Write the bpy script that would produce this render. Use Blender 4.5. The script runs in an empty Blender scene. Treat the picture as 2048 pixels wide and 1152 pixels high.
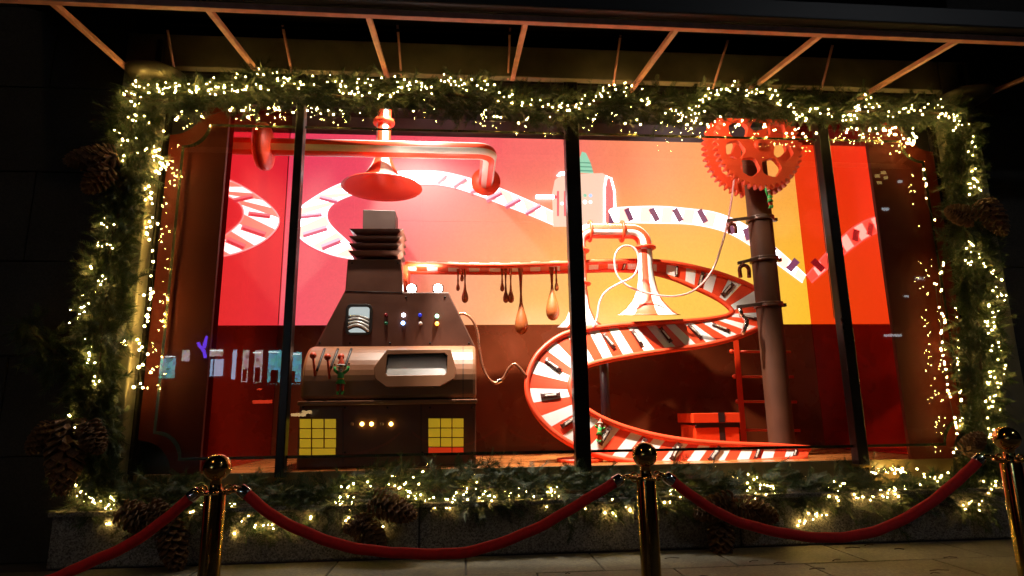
import bpy, bmesh, math, random
import numpy as np
from mathutils import Vector, Matrix, Quaternion
random.seed(7); rng = np.random.default_rng(11)
S = bpy.context.scene; COL = S.collection
# ------------------------------------------------------------------ camera
FPX, CX, CY, D = 1230.0, 1024.0, 576.0, 5.0          # focal length in pixels of the 2048 px wide photograph
_up = Vector((-85, -6036, FPX)).normalized()
_x = Vector((14848, 58, FPX)); _x = (_x - _up * _x.dot(_up)).normalized()
_y = _up.cross(_x)
if _y.z < 0: _y = -_y
RW = Matrix((_x, _y, _up))                            # camera (right, down, forward) -> world
CAM = Vector((0, -D, 0))
cam = bpy.data.cameras.new("camera"); camo = bpy.data.objects.new("camera", cam); COL.objects.link(camo)
cam.sensor_width = 36; cam.lens = 36 * FPX / 2048; cam.clip_end = 500; cam.clip_start = .05
_m = (RW @ Matrix(((1, 0, 0), (0, -1, 0), (0, 0, -1)))).to_4x4(); _m.translation = CAM
camo.matrix_world = _m
S.camera = camo
S.render.engine = 'CYCLES'
S.cycles.use_denoising = True
S.cycles.max_bounces = 7; S.cycles.diffuse_bounces = 3; S.cycles.glossy_bounces = 4; S.cycles.transparent_max_bounces = 24
S.cycles.sample_clamp_indirect = 6; S.cycles.use_light_tree = True
S.cycles.caustics_reflective = False; S.cycles.caustics_refractive = False
S.view_settings.view_transform = 'Standard'; S.view_settings.look = 'None'
S.view_settings.exposure = .5; S.view_settings.gamma = 1; S.view_settings.use_curve_mapping = False
# ------------------------------------------------------------------ night sky
W = bpy.data.worlds.new("World"); S.world = W; W.use_nodes = True
nt = W.node_tree; sky = nt.nodes.new('ShaderNodeTexSky'); sky.sky_type = 'NISHITA'; sky.sun_disc = False
sky.sun_elevation = math.radians(-4); sky.sun_rotation = math.radians(200)
nt.links.new(sky.outputs[0], nt.nodes['Background'].inputs[0]); nt.nodes['Background'].inputs[1].default_value = .02
# ------------------------------------------------------------------ display spotlights (the shop window's own ceiling spots)
def spot(name, loc, aim, watts, col, size=60, blend=.5, rad=.05):
    l = bpy.data.lights.new(name, 'SPOT'); l.energy = watts; l.color = col; l.spot_size = math.radians(size); l.spot_blend = blend
    l.shadow_soft_size = rad
    o = bpy.data.objects.new(name, l); COL.objects.link(o); o.location = loc
    o.rotation_euler = (Vector(aim) - Vector(loc)).to_track_quat('-Z', 'Y').to_euler(); return o
spot('display_spotlight', (.35, .22, 3.2), (.95, .72, .2), 1150, (1, .90, .80), 60, .4)
spot('display_spotlight', (1.0, .22, 3.2), (1.72, .85, .95), 1050, (1, .88, .74), 50, .6)
spot('display_spotlight', (-.75, .22, 3.2), (-.45, .7, .9), 330, (1, .84, .70), 75, .6)
spot('display_spotlight', (-.55, .75, 3.42), (-.6, 1.0, 1.5), 230, (1, .90, .80), 130, .5)
spot('display_spotlight', (1.8, .18, 2.95), (2.5, .55, 2.9), 90, (1, .86, .74), 120, .6)

# ------------------------------------------------------------------ helpers
def ray(px, py): return RW @ Vector((px - CX, py - CY, FPX))
def at(px, py, Y):
    r = ray(px, py); return CAM + r * ((Y - CAM.y) / r.y)
RWT = RW.transposed()
def proj(p):
    c = RWT @ (Vector(p) - CAM); return Vector((CX + FPX * c.x / c.z, CY + FPX * c.y / c.z))
def pxm(n, Y): return n * (Y + D) / FPX

def lin(c):
    return tuple((x / 12.92 if x <= .04045 else ((x + .055) / 1.055) ** 2.4) for x in c)
MATS = {}
def mat(name, col, rough=.5, metal=0., emit=None, es=0., var=.0, vscale=8., bump=0., bscale=60., ior=1.5, coat=0., alpha=1., spec=.5, trans=0.):
    if name in MATS: return MATS[name]
    m = bpy.data.materials.new(name); m.use_nodes = True; n = m.node_tree; b = n.nodes['Principled BSDF']
    b.inputs['Base Color'].default_value = (*col, 1); b.inputs['Roughness'].default_value = rough; b.inputs['Metallic'].default_value = metal
    b.inputs['IOR'].default_value = ior; b.inputs['Coat Weight'].default_value = coat; b.inputs['Coat Roughness'].default_value = .05
    b.inputs['Alpha'].default_value = alpha; b.inputs['Specular IOR Level'].default_value = spec; b.inputs['Transmission Weight'].default_value = trans
    if emit: b.inputs['Emission Color'].default_value = (*emit, 1); b.inputs['Emission Strength'].default_value = es
    if var or bump:
        tc = n.nodes.new('ShaderNodeTexCoord')
    if var:
        t = n.nodes.new('ShaderNodeTexNoise'); t.inputs['Scale'].default_value = vscale; t.inputs['Detail'].default_value = 6
        n.links.new(tc.outputs['Object'], t.inputs['Vector'])
        r = n.nodes.new('ShaderNodeValToRGB'); r.color_ramp.elements[0].position = .3; r.color_ramp.elements[1].position = .7
        r.color_ramp.elements[0].color = (*[c * (1 - var) for c in col], 1); r.color_ramp.elements[1].color = (*[min(1, c * (1 + var)) for c in col], 1)
        n.links.new(t.outputs['Fac'], r.inputs['Fac']); n.links.new(r.outputs['Color'], b.inputs['Base Color'])
        rr = n.nodes.new('ShaderNodeMapRange'); rr.inputs[3].default_value = max(0.02, rough - .12 * (var > .05)); rr.inputs[4].default_value = min(1, rough + .12 * (var > .05))
        n.links.new(t.outputs['Fac'], rr.inputs[0]); n.links.new(rr.outputs[0], b.inputs['Roughness'])
    if bump:
        t2 = n.nodes.new('ShaderNodeTexNoise'); t2.inputs['Scale'].default_value = bscale; t2.inputs['Detail'].default_value = 4
        n.links.new(tc.outputs['Object'], t2.inputs['Vector'])
        bp = n.nodes.new('ShaderNodeBump'); bp.inputs['Strength'].default_value = bump; bp.inputs['Distance'].default_value = .01
        n.links.new(t2.outputs['Fac'], bp.inputs['Height']); n.links.new(bp.outputs['Normal'], b.inputs['Normal'])
    MATS[name] = m; return m

class MB:
    def __init__(s): s.v = []; s.f = []; s.m = []; s.sm = []
    def add(s, vs, fs, mi=0, smooth=False):
        o = len(s.v); s.v += [Vector(v) for v in vs]
        for i, f in enumerate(fs):
            s.f.append([o + k for k in f]); s.m.append(mi[i] if isinstance(mi, (list, tuple)) else mi); s.sm.append(smooth)
        return s
    def hexa(s, p, mi=0):                              # p: 4 front + 4 back corners in the same order
        return s.add(p, [(0, 1, 2, 3), (7, 6, 5, 4), (0, 4, 5, 1), (1, 5, 6, 2), (2, 6, 7, 3), (3, 7, 4, 0)], mi)
    def box(s, x0, x1, y0, y1, z0, z1, mi=0):
        return s.hexa([(x0, y0, z0), (x1, y0, z0), (x1, y0, z1), (x0, y0, z1), (x0, y1, z0), (x1, y1, z0), (x1, y1, z1), (x0, y1, z1)], mi)
    def prism(s, poly, vec, mi=0):
        n = len(poly); vec = Vector(vec); a = [Vector(p) for p in poly]
        return s.add(a + [p + vec for p in a], [list(range(n)), list(range(2 * n - 1, n - 1, -1))] + [(i, n + i, n + (i + 1) % n, (i + 1) % n) for i in range(n)], mi)
    def tube(s, path, r, n=8, mi=0, cap=True, closed=False, ref=None, smooth=True):
        P = [Vector(p) for p in path]; N = len(P); R = r if isinstance(r, (list, tuple)) else [r] * N
        T = []
        for i in range(N):
            a = P[i - 1] if (i or closed) else P[0]; b = P[(i + 1) % N] if (i < N - 1 or closed) else P[-1]
            t = (b - a); T.append(t.normalized() if t.length > 1e-9 else Vector((0, 0, 1)))
        u = Vector(ref) if ref else (Vector((0, 0, 1)) if abs(T[0].z) < .9 else Vector((1, 0, 0)))
        vs = []
        for i in range(N):
            u = u - T[i] * u.dot(T[i]); u.normalize(); w = T[i].cross(u)
            for k in range(n):
                a = 2 * math.pi * k / n; vs.append(P[i] + (u * math.cos(a) + w * math.sin(a)) * R[i])
        fs = []; ms = []
        for i in range(N if closed else N - 1):
            j = (i + 1) % N
            for k in range(n):
                fs.append((i * n + k, i * n + (k + 1) % n, j * n + (k + 1) % n, j * n + k)); ms.append(mi(k) if callable(mi) else mi)
        if cap and not closed:
            fs += [list(range(n - 1, -1, -1)), list(range((N - 1) * n, N * n))]; ms += [ms[0], ms[0]]
        return s.add(vs, fs, ms, smooth)
    def lathe(s, prof, org, axis=(0, 0, 1), n=20, mi=0, ref=None, smooth=True):
        ax = Vector(axis).normalized(); u = Vector(ref) if ref else (Vector((1, 0, 0)) if abs(ax.x) < .9 else Vector((0, 1, 0)))
        u = (u - ax * u.dot(ax)).normalized(); w = ax.cross(u); org = Vector(org); vs = []; fs = []; ms = []
        for (r, h) in prof:
            for k in range(n):
                a = 2 * math.pi * k / n; vs.append(org + ax * h + (u * math.cos(a) + w * math.sin(a)) * max(r, 1e-5))
        for i in range(len(prof) - 1):
            for k in range(n):
                fs.append((i * n + k, i * n + (k + 1) % n, (i + 1) * n + (k + 1) % n, (i + 1) * n + k)); ms.append(mi(k, i) if callable(mi) else mi)
        return s.add(vs, fs, ms, smooth)
    def ball(s, c, r, n=10, m=6, mi=0, sc=(1, 1, 1), axis=(0, 0, 1)):
        if sc == (1, 1, 1):
            return s.lathe([(r * math.sin(math.pi * i / m), -r * math.cos(math.pi * i / m)) for i in range(m + 1)], c, axis, n, mi)
        vs = []; c = Vector(c); o = MB().lathe([(r * math.sin(math.pi * i / m), -r * math.cos(math.pi * i / m)) for i in range(m + 1)], (0, 0, 0), axis, n)
        return s.add([c + Vector((v.x * sc[0], v.y * sc[1], v.z * sc[2])) for v in o.v], o.f, mi, True)

ORG = {}
def dress(o, label=None, cat=None, group=None, kind=None):
    if label: o['label'] = label
    if cat: o['category'] = cat
    if group: o['group'] = group
    if kind: o['kind'] = kind
    return o
def thing(name, loc, label, cat, group=None, kind=None):
    o = bpy.data.objects.new(name, None); o.empty_display_size = .05; COL.objects.link(o); o.location = loc; ORG[o.name] = Vector(loc)
    return dress(o, label, cat, group, kind)
def part(name, mb, mats, parent=None, bevel=0, label=None, kind=None, origin=None, autosmooth=False):
    me = bpy.data.meshes.new(name)
    og = ORG[parent.name] if parent else (Vector(origin) if origin is not None else Vector())
    me.from_pydata([v - og for v in mb.v], [], mb.f)
    mats = mats if isinstance(mats, (list, tuple)) else [mats]
    for m in mats: me.materials.append(m)
    me.polygons.foreach_set('material_index', mb.m); me.polygons.foreach_set('use_smooth', mb.sm)
    me.update()
    o = bpy.data.objects.new(name, me); COL.objects.link(o)
    if parent: o.parent = parent; ORG[o.name] = og
    else: o.location = og; ORG[o.name] = og
    if bevel:
        b = o.modifiers.new('edge', 'BEVEL'); b.width = bevel; b.segments = 2; b.limit_method = 'ANGLE'; b.angle_limit = math.radians(40)
    if label: o['label'] = label
    if kind: o['kind'] = kind
    return o
def copy_tree(o, parent=None):
    c = o.copy(); COL.objects.link(c)
    if parent: c.parent = parent; c.matrix_parent_inverse = o.matrix_parent_inverse
    for ch in [x for x in bpy.data.objects if x.parent == o]: copy_tree(ch, c)
    return c
def kids(o): return [x for x in bpy.data.objects if x.parent == o]
def catmull(P, sub=6):
    P = [Vector(p) for p in P]; out = []
    for i in range(len(P) - 1):
        a = P[i - 1] if i else P[0] * 2 - P[1]; b, c = P[i], P[i + 1]; d = P[i + 2] if i + 2 < len(P) else P[-1] * 2 - P[-2]
        for k in range(sub):
            t = k / sub
            out.append(.5 * ((2 * b) + (c - a) * t + (2 * a - 5 * b + 4 * c - d) * t * t + (3 * b - a - 3 * c + d) * t ** 3))
    out.append(P[-1]); return out
def plate(outer, holes, depth, bevel=.004):            # 2D outline with holes, as one extruded solid (x,z plane, thickness along y)
    cu = bpy.data.curves.new('plate', 'CURVE'); cu.dimensions = '2D'; cu.fill_mode = 'BOTH'; cu.extrude = depth / 2; cu.bevel_depth = bevel
    for loop in [outer] + holes:
        sp = cu.splines.new('POLY'); sp.points.add(len(loop) - 1); sp.use_cyclic_u = True
        for p, q in zip(sp.points, loop): p.co = (q[0], q[1], 0, 1)
    o = bpy.data.objects.new('plate', cu); COL.objects.link(o)
    dg = bpy.context.evaluated_depsgraph_get(); me = bpy.data.meshes.new_from_object(o.evaluated_get(dg)); bpy.data.objects.remove(o)
    mb = MB(); mb.add([(v.co.x, -v.co.z, v.co.y) for v in me.vertices], [list(p.vertices) for p in me.polygons]); bpy.data.meshes.remove(me)
    return mb
def rrect(x0, x1, y0, y1, r, n=5):
    out = []
    for cx, cy, a0 in ((x1 - r, y1 - r, 0), (x0 + r, y1 - r, 90), (x0 + r, y0 + r, 180), (x1 - r, y0 + r, 270)):
        for k in range(n + 1):
            a = math.radians(a0 + 90 * k / n); out.append((cx + r * math.cos(a), cy + r * math.sin(a)))
    return out
def shift(mb, v):
    v = Vector(v); mb.v = [p + v for p in mb.v]; return mb

# ------------------------------------------------------------------ materials
RED = mat('red_paint', (.74, .045, .008), .35, var=.08, vscale=3)
ORANGE = mat('orange_red_paint', (.82, .060, .014), .48, var=.07, vscale=5, bump=.03, bscale=40)
WHITE = mat('white_paint', (.82, .79, .76), .5, var=.04, bump=.03, bscale=40)
WALLRED = mat('red_mirror_acrylic', (.84, .026, .004), .045, .9, coat=.45, ior=1.5)
WALLRED.node_tree.nodes['Principled BSDF'].inputs['Coat Roughness'].default_value = .03
DADO = mat('brown_dado', (.125, .024, .007), .28, var=.15, vscale=3)
FLOORM = mat('display_floor', (.42, .13, .03), .28, var=.12, vscale=5)
CHOC = mat('chocolate_brown', (.105, .038, .022), .42, var=.16, vscale=6, coat=.1, bump=.04, bscale=35)
CHOC2 = mat('console_brown', (.26, .10, .042), .42, var=.12, vscale=5, bump=.03, bscale=30)
DARK = mat('dark_slot', (.012, .009, .008), .5)
BLACKM = mat('dark_bronze_metal', (.014, .011, .010), .32, .6, var=.2, vscale=10)
GOLD = mat('brass', (.62, .40, .13), .12, 1., var=.10, vscale=14, bump=.04, bscale=30)
GOLDDULL = mat('old_brass', (.35, .24, .07), .3, 1., var=.2)
CHROME = mat('chrome', (.75, .76, .76), .12, 1.)
VELVET = mat('red_velvet', (.78, .010, .012), .75, var=.12, vscale=60, bump=.35, bscale=380)
VELVET.node_tree.nodes['Principled BSDF'].inputs['Sheen Weight'].default_value = .4
VELVET.node_tree.nodes['Principled BSDF'].inputs['Sheen Tint'].default_value = (1, .15, .12, 1)
GREYBROWN = mat('column_brown', (.095, .034, .018), .65, var=.14, vscale=5, spec=.2, bump=.05, bscale=25)
YELLOW = mat('yellow_key', (.80, .50, .012), .4, emit=(1, .62, .03), es=.22)  # faint self-glow added to both key colours to brighten the keypads
KEYRED = mat('red_key', (.70, .06, .01), .4, emit=(1, .05, .01), es=.3)
PINKHOSE = mat('pink_hose', (.85, .42, .40), .25, coat=.5, alpha=.8)
COPPER = mat('copper_cable', (.50, .20, .11), .28, .7, var=.1, bump=.2, bscale=90)
GREEN = mat('elf_green', (.04, .42, .09), .5, var=.1); SKIN = mat('elf_skin', (.60, .30, .18), .5); ELFRED = mat('elf_red', (.65, .06, .015), .5, var=.1)
FUR = mat('white_fur', (.75, .72, .68), .9, bump=.4, bscale=200)
DRIP = mat('caramel_drip', (.36, .085, .012), .5, var=.18, vscale=9)
WRAP = mat('wrapper_brown', (.07, .020, .014), .25, var=.3, vscale=30, bump=.5, bscale=120, coat=.4); FOIL = mat('foil', (.72, .60, .50), .3, .2, var=.35, vscale=60, bump=.6, bscale=150)
RIBBON = mat('dark_ribbon', (.030, .012, .010), .35)
STRUT = mat('pale_painted_steel', (.66, .32, .25), .45, var=.18, vscale=12, bump=.05)
WIRE = mat('wire_green', (.012, .02, .010), .5)
BARK = mat('branch_bark', (.05, .03, .018), .9, bump=.5)
CONEM = mat('pine_cone', (.13, .062, .026), .7, var=.35, vscale=25, bump=.3)
SURROUND = mat('surround_red', (.085, .0085, .003), .65, var=.08, vscale=3, spec=.15)
PURPLE = mat('dark_soffit', (.10, .075, .095), .5, var=.15, vscale=3)
def speck(name, a, b, scale, rough=.75):
    m = bpy.data.materials.new(name); m.use_nodes = True; n = m.node_tree; p = n.nodes['Principled BSDF']; tc = n.nodes.new('ShaderNodeTexCoord')
    v = n.nodes.new('ShaderNodeTexVoronoi'); v.inputs['Scale'].default_value = scale; t = n.nodes.new('ShaderNodeTexNoise'); t.inputs['Scale'].default_value = 2.3; t.inputs['Detail'].default_value = 8
    n.links.new(tc.outputs['Object'], v.inputs['Vector']); n.links.new(tc.outputs['Object'], t.inputs['Vector'])
    r = n.nodes.new('ShaderNodeValToRGB'); r.color_ramp.elements[0].color = (*a, 1); r.color_ramp.elements[1].color = (*b, 1)
    sep = n.nodes.new('ShaderNodeSeparateColor'); n.links.new(v.outputs['Color'], sep.inputs[0]); n.links.new(sep.outputs[0], r.inputs[0])
    mx = n.nodes.new('ShaderNodeMix'); mx.data_type = 'RGBA'; mx.blend_type = 'MULTIPLY'; mx.inputs[0].default_value = .75
    r2 = n.nodes.new('ShaderNodeValToRGB'); r2.color_ramp.elements[0].position = .3; r2.color_ramp.elements[0].color = (.35, .33, .3, 1); r2.color_ramp.elements[1].position = .7
    n.links.new(t.outputs['Fac'], r2.inputs[0]); n.links.new(r.outputs[0], mx.inputs[6]); n.links.new(r2.outputs[0], mx.inputs[7]); n.links.new(mx.outputs[2], p.inputs['Base Color'])
    bp = n.nodes.new('ShaderNodeBump'); bp.inputs['Strength'].default_value = .4; bp.inputs['Distance'].default_value = .006
    n.links.new(sep.outputs[1], bp.inputs['Height']); n.links.new(bp.outputs[0], p.inputs['Normal']); p.inputs['Roughness'].default_value = rough
    return m
GRANITE = speck('granite', (.08, .075, .068), (.38, .35, .31), 110)
STONE = speck('dark_stone', (.018, .016, .014), (.036, .032, .027), 90)
PAVING = speck('sandstone_paving', (.11, .095, .07), (.20, .175, .12), 70, .6)
def emis(name, col, s, base=(.1, .1, .1)):
    return mat(name, base, .4, emit=col, es=s)
# ------------------------------------------------------------------ ground and facade
GZ = at(1600, 1092, -.32).z                            # pavement level
p = MB().add([(-60, -60, GZ - .02), (60, -60, GZ - .02), (60, 2.5, GZ - .02), (-60, 2.5, GZ - .02)], [(0, 1, 2, 3)])
dress(part('ground', p, mat('asphalt', (.045, .045, .045), .8, var=.3, vscale=4, bump=.4, bscale=80)), kind='structure')
pv = dress(part('pavement', MB().box(-7, 9, -4.6, -.30, GZ - .06, GZ - .012), mat('mortar', (.05, .045, .04), .9)), kind='structure')
slab = None
for r, (y0, y1) in enumerate(((-.82, -.31), (-1.5, -.83), (-2.2, -1.51), (-3.0, -2.21), (-3.8, -3.01))):
    x = -6.2 + (.45 if r % 2 else 0)
    while x < 7.2:
        w = .88
        h = GZ + random.uniform(-.003, .003)
        part('paving_slab', MB().box(x, x + w, y0, y1, GZ - .05, h), PAVING, pv, bevel=.006); x += w + .012
XL, XR = at(132, 1010, -.15).x, at(1988, 430, -.10).x  # outer edges of the stone surround
WB, WT = at(1000, 990, 0).z, at(1000, 165, 0).z        # glazed opening, bottom and top
OL, OR = XL + .30, XR - .30
fac = thing('stone_facade', (XL, 0, GZ), 'dark stone shop facade on both sides of the lit window', 'building')
def blocks(x0, x1, zs, y0, y1, name='stone_block', w=1.5):
    for i, (a, b) in enumerate(zip(zs[:-1], zs[1:])):
        x = x0 - (w * .5 if i % 2 else 0)
        while x < x1 - .02:
            xa, xb = max(x, x0), min(x + w, x1)
            if xb - xa > .05: part(name, MB().box(xa + .004, xb - .004, y0, y1, a + .004, b - .004), STONE, fac, bevel=.008)
            x += w
zs = [GZ - .02 + .75 * i for i in range(8)]
blocks(-7.2, XL - .01, zs, .02, .5); blocks(XR + .01, 9.0, zs, .02, .5)
part('fascia', MB().box(-7.2, 9, .06, .5, WT + .32, 5.2), mat('fascia_dark', (.004, .0037, .0037), .8, spec=.05), fac)
part('wall_core', MB().box(-7.2, XL - .005, .06, .52, GZ - .02, 5.2), STONE, fac); part('wall_core', MB().box(XR + .005, 9, .06, .52, GZ - .02, 5.2), STONE, fac)
sur = thing('window_surround', (XL, -.1, GZ), 'projecting stone surround framing the shop window behind the garland', 'window surround')
part('jamb', MB().box(XL, OL, -.10, .05, WB, WT + .30), mat('surround_stone', (.17, .15, .10), .6, var=.2, vscale=6, bump=.2), sur, .01)
part('jamb', MB().box(OR, XR, -.10, .05, WB, WT + .30), MATS['surround_stone'], sur, .01)
part('head', MB().box(OL + .002, OR - .002, -.10, .05, WT, WT + .30), MATS['surround_stone'], sur, .01)
part('inner_reveal', MB().box(OL, OL + .02, .052, .26, WB, WT), mat('reveal_gloss', (.03, .022, .014), .15, .4), sur); part('inner_reveal', MB().box(OR - .02, OR, .052, .26, WB, WT), MATS['reveal_gloss'], sur)
pl = thing('granite_plinth', (XL, -.3, GZ), 'long speckled granite plinth under the shop window', 'plinth')
xs = [XL, at(838, 1070, -.3).x, at(1482, 1060, -.3).x, XR]
for a, b in zip(xs[:-1], xs[1:]):
    part('granite_block', MB().box(a + .006, b - .006, -.30, .05, GZ + .004, WB - .035), GRANITE, pl, .012)
part('plinth_core', MB().box(XL + .01, XR - .01, -.285, .06, GZ - .02, WB - .045), mat('grey_mortar', (.06, .055, .05), .9), pl)
part('sill', MB().box(XL - .01, XR + .01, -.33, .05, WB - .034, WB), GRANITE, pl, .008)
# ------------------------------------------------------------------ canopy
cn = thing('glass_canopy', (1, 0, WT + .35), 'dark shop canopy with white steel rafters and long front beam above the window', 'canopy')
wx = [(265, 155), (520, 150), (775, 152), (1030, 155), (1275, 172), (1510, 178), (1735, 192), (1975, 190)]
bx = [(115, 0), (415, 15), (735, 27), (1045, 37), (1345, 50), (1632, 65), (1905, 78), (2200, 95)]
YB = -1.15
B0, B1 = at(150, 4, YB), at(2040, 84, YB)
zb = (B0.z + B1.z) / 2
bx0, bx1 = -3.6, 5.6
def beamz(x): return B0.z + (B1.z - B0.z) * (x - B0.x) / (B1.x - B0.x)
for i, ((a, b), (c, d)) in enumerate(zip(wx, bx)):
    w = at(a, b, -.05); e = at(c, d, YB); x = w.x
    f = Vector((w.x * .5 + e.x * .5, YB, beamz(e.x))); w2 = Vector((f.x, .055, w.z + .01)); h = .019
    part('rafter', MB().hexa([f + Vector((-h, 0, -h)), f + Vector((h, 0, -h)), f + Vector((h, 0, h)), f + Vector((-h, 0, h)), w2 + Vector((-h, 0, -h)), w2 + Vector((h, 0, -h)), w2 + Vector((h, 0, h)), w2 + Vector((-h, 0, h))]), STRUT, cn, .004)
def bar2(x0, x1, y0, y1, dz0, dz1):
    z0, z1 = beamz(x0), beamz(x1)
    return MB().hexa([(x0, y0, z0 + dz0), (x1, y0, z1 + dz0), (x1, y0, z1 + dz1), (x0, y0, z0 + dz1), (x0, y1, z0 + dz0), (x1, y1, z1 + dz0), (x1, y1, z1 + dz1), (x0, y1, z0 + dz1)])
part('front_beam', bar2(bx0, bx1, YB - .05, YB - .003, -.035, .012), STRUT, cn, .004)
part('gutter', bar2(bx0, bx1, YB - .14, YB - .055, .014, .16), mat('gutter_blue_black', (.006, .008, .012), .5), cn, .01)
part('roof_deck', MB().hexa([(bx0, YB - .02, zb + .16), (bx1, YB - .02, zb + .16), (bx1, YB - .02, zb + .18), (bx0, YB - .02, zb + .18), (bx0, .06, zb + .75), (bx1, .06, zb + .75), (bx1, .06, zb + .77), (bx0, .06, zb + .77)]), mat('canopy_dark', (.005, .005, .006), .8, spec=.05), cn)
for (a, b), (c, d) in (((350, 150), (335, 60)), ((585, 152), (565, 50)), ((803, 156), (795, 50)), ((1016, 160), (1020, 55)), ((1226, 172), (1241, 70)), ((1425, 178), (1456, 80)), ((1640, 190), (1665, 90))):
    part('hanger_rod', MB().tube([at(a, b, -.06), at(c, d, -.3)], .011, 6), STRUT, cn)
part('purlin', MB().hexa([at(320, 52, -.3), at(1900, 92, -.3), at(1900, 86, -.3), at(320, 46, -.3), at(320, 52, -.26), at(1900, 92, -.26), at(1900, 86, -.26), at(320, 46, -.26)]), BLACKM, cn)
for px_, py_, lab in ((312, 158, 'dim rounded lamp dish under the canopy above the top left corner'), (1930, 200, 'dim rounded lamp dish under the canopy above the top right corner')):
    c = at(px_, py_, -.16)
    o = thing('lamp_dish', c, lab, 'canopy lamp', 'unlit lamp dishes under the canopy')
    part('dish', MB().lathe([(.0, -.045), (.1, -.04), (.19, -.012), (.225, .03), (.225, .045), (.0, .05)], c), mat('dish_bronze', (.12, .10, .06), .4, .5), o)
    part('stem', MB().tube([c + Vector((0, 0, .04)), c + Vector((0, 0, .35))], .025), BLACKM, o)
# ------------------------------------------------------------------ the shop window: panes, mullions, gilt line
GL = bpy.data.materials.new('window_glass'); GL.use_nodes = True; n = GL.node_tree; n.nodes.remove(n.nodes['Principled BSDF'])
fr = n.nodes.new('ShaderNodeFresnel'); fr.inputs[0].default_value = 1.62; gg = n.nodes.new('ShaderNodeNewGeometry'); mr = n.nodes.new('ShaderNodeMapRange'); mr.inputs[3].default_value = 1.62; mr.inputs[4].default_value = 1 / 1.62
n.links.new(gg.outputs['Backfacing'], mr.inputs[0]); n.links.new(mr.outputs[0], fr.inputs[0])          # the same reflection from either side
tr = n.nodes.new('ShaderNodeBsdfTransparent'); tr.inputs[0].default_value = (.95, .97, .96, 1)
gs = n.nodes.new('ShaderNodeBsdfGlossy'); gs.inputs['Roughness'].default_value = .0; mx = n.nodes.new('ShaderNodeMixShader')
n.links.new(fr.outputs[0], mx.inputs[0]); n.links.new(tr.outputs[0], mx.inputs[1]); n.links.new(gs.outputs[0], mx.inputs[2]); n.links.new(mx.outputs[0], n.nodes['Material Output'].inputs[0])
GE = bpy.data.materials.new('glass_edge'); GE.use_nodes = True; n = GE.node_tree; n.nodes.remove(n.nodes['Principled BSDF'])
tr = n.nodes.new('ShaderNodeBsdfTransparent'); tr.inputs[0].default_value = (.97, .985, .98, 1); n.links.new(tr.outputs[0], n.nodes['Material Output'].inputs[0])
sw = thing('shop_window', ((OL + OR) / 2, 0, WB), 'wide shop window of four tall panes between dark mullions', 'shop window')
mx_ = [at(582, 590, 0).x, at(1154, 600, 0).x, at(1682, 600, 0).x]; mw = [.034, .062, .047]
ed = [OL] + mx_ + [OR]; hw = [0] + mw + [0]
for i in range(4):
    x0, x1 = ed[i] + hw[i], ed[i + 1] - hw[i + 1]
    m = MB().hexa([(x0, -.004, WB + .02), (x1, -.004, WB + .02), (x1, -.004, WT - .02), (x0, -.004, WT - .02), (x0, .004, WB + .02), (x1, .004, WB + .02), (x1, .004, WT - .02), (x0, .004, WT - .02)], [0, 1, 1, 1, 1, 1])
    part('pane', m, [GL, GE], sw)
for x, h in zip(mx_, mw):
    mu = part('mullion', MB().box(x - h, x + h, -.05, .05, WB + .16, WT), BLACKM, sw, .008)
    part('mullion_foot', MB().box(x - h + .006, x + h - .006, -.045, .045, WB, WB + .158), mat('foot_bronze', (.10, .07, .025), .2, .9), mu, .004)
    part('foot_band', MB().box(x - h - .004, x + h + .004, -.055, .055, WB + .15, WB + .172), GOLDDULL, mu, .003)
part('sash_rail', MB().box(OL, OR, -.03, .03, WB, WB + .019).box(OL, OR, -.03, .03, WT - .019, WT), BLACKM, sw)
# gilt line: a bar 22 mm wide stuck on the inside of the glass, with scooped corners
def scoop(x0, x1, z0, z1, r):
    out = []
    for cx, cz, a0 in ((x1, z1, 180), (x0, z1, 270), (x0, z0, 0), (x1, z0, 90)):
        seg = [(cx + r * math.cos(math.radians(a0 + 90 * k / 8)), cz + r * math.sin(math.radians(a0 + 90 * k / 8))) for k in range(9)]
        out += seg[::-1]
    return out
lx0, lx1 = at(362, 300, 0).x, at(1852, 340, 0).x; lz0, lz1 = at(1000, 909, 0).z, at(1000, 261, 0).z
g = plate(scoop(lx0, lx1, lz0, lz1, .20), [scoop(lx0 + .022, lx1 - .022, lz0 + .022, lz1 - .022, .20)], .003, 0)
part('gilt_line', shift(g, (0, .008, 0)), mat('gilt_vinyl', (.10, .085, .04), .22, .8), sw)
# ------------------------------------------------------------------ display box
YBK = 1.8; FZ = at(1100, 932, .12).z
X0 = at(570, 450, YBK).x; X1 = at(1603, 470, YBK).x
SZ0, SZ1 = at(1000, 649, YBK).z, at(1000, 276, YBK).z; CZ = 3.45
dress(part('floor', MB().box(X0 - .6, X1 + .6, .10, YBK + .06, FZ - .05, FZ), FLOORM), kind='structure')
dress(part('ceiling', MB().box(X0 - .6, X1 + .6, .10, YBK + .06, CZ, CZ + .05), DARK), kind='structure')
bw = dress(part('back_wall', MB().box(X0 - .04, X1 + .04, YBK + .035, YBK + .08, FZ, CZ), PURPLE), kind='structure')
part('dado_panel', MB().box(X0 + .002, X1 - .002, YBK, YBK + .034, FZ + .002, SZ0 - .004), DADO, bw)
for xa, xb, nm in ((X0 - .04, X0, 'left_wall'), (X1, X1 + .04, 'right_wall')):
    w = dress(part(nm, MB().box(xa, xb, .14, YBK + .03, FZ + .002, CZ - .002), WALLRED), kind='structure')
    xx = xb if nm == 'left_wall' else xa
    part('joint_strip', MB().box(xx - .003, xx + .003, YBK - .45, YBK - .444, SZ0, CZ - .01) if nm == 'right_wall' else MB().box(xx - .003, xx + .003, YBK - .03, YBK - .02, SZ0, SZ1), DARK, w)
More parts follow.
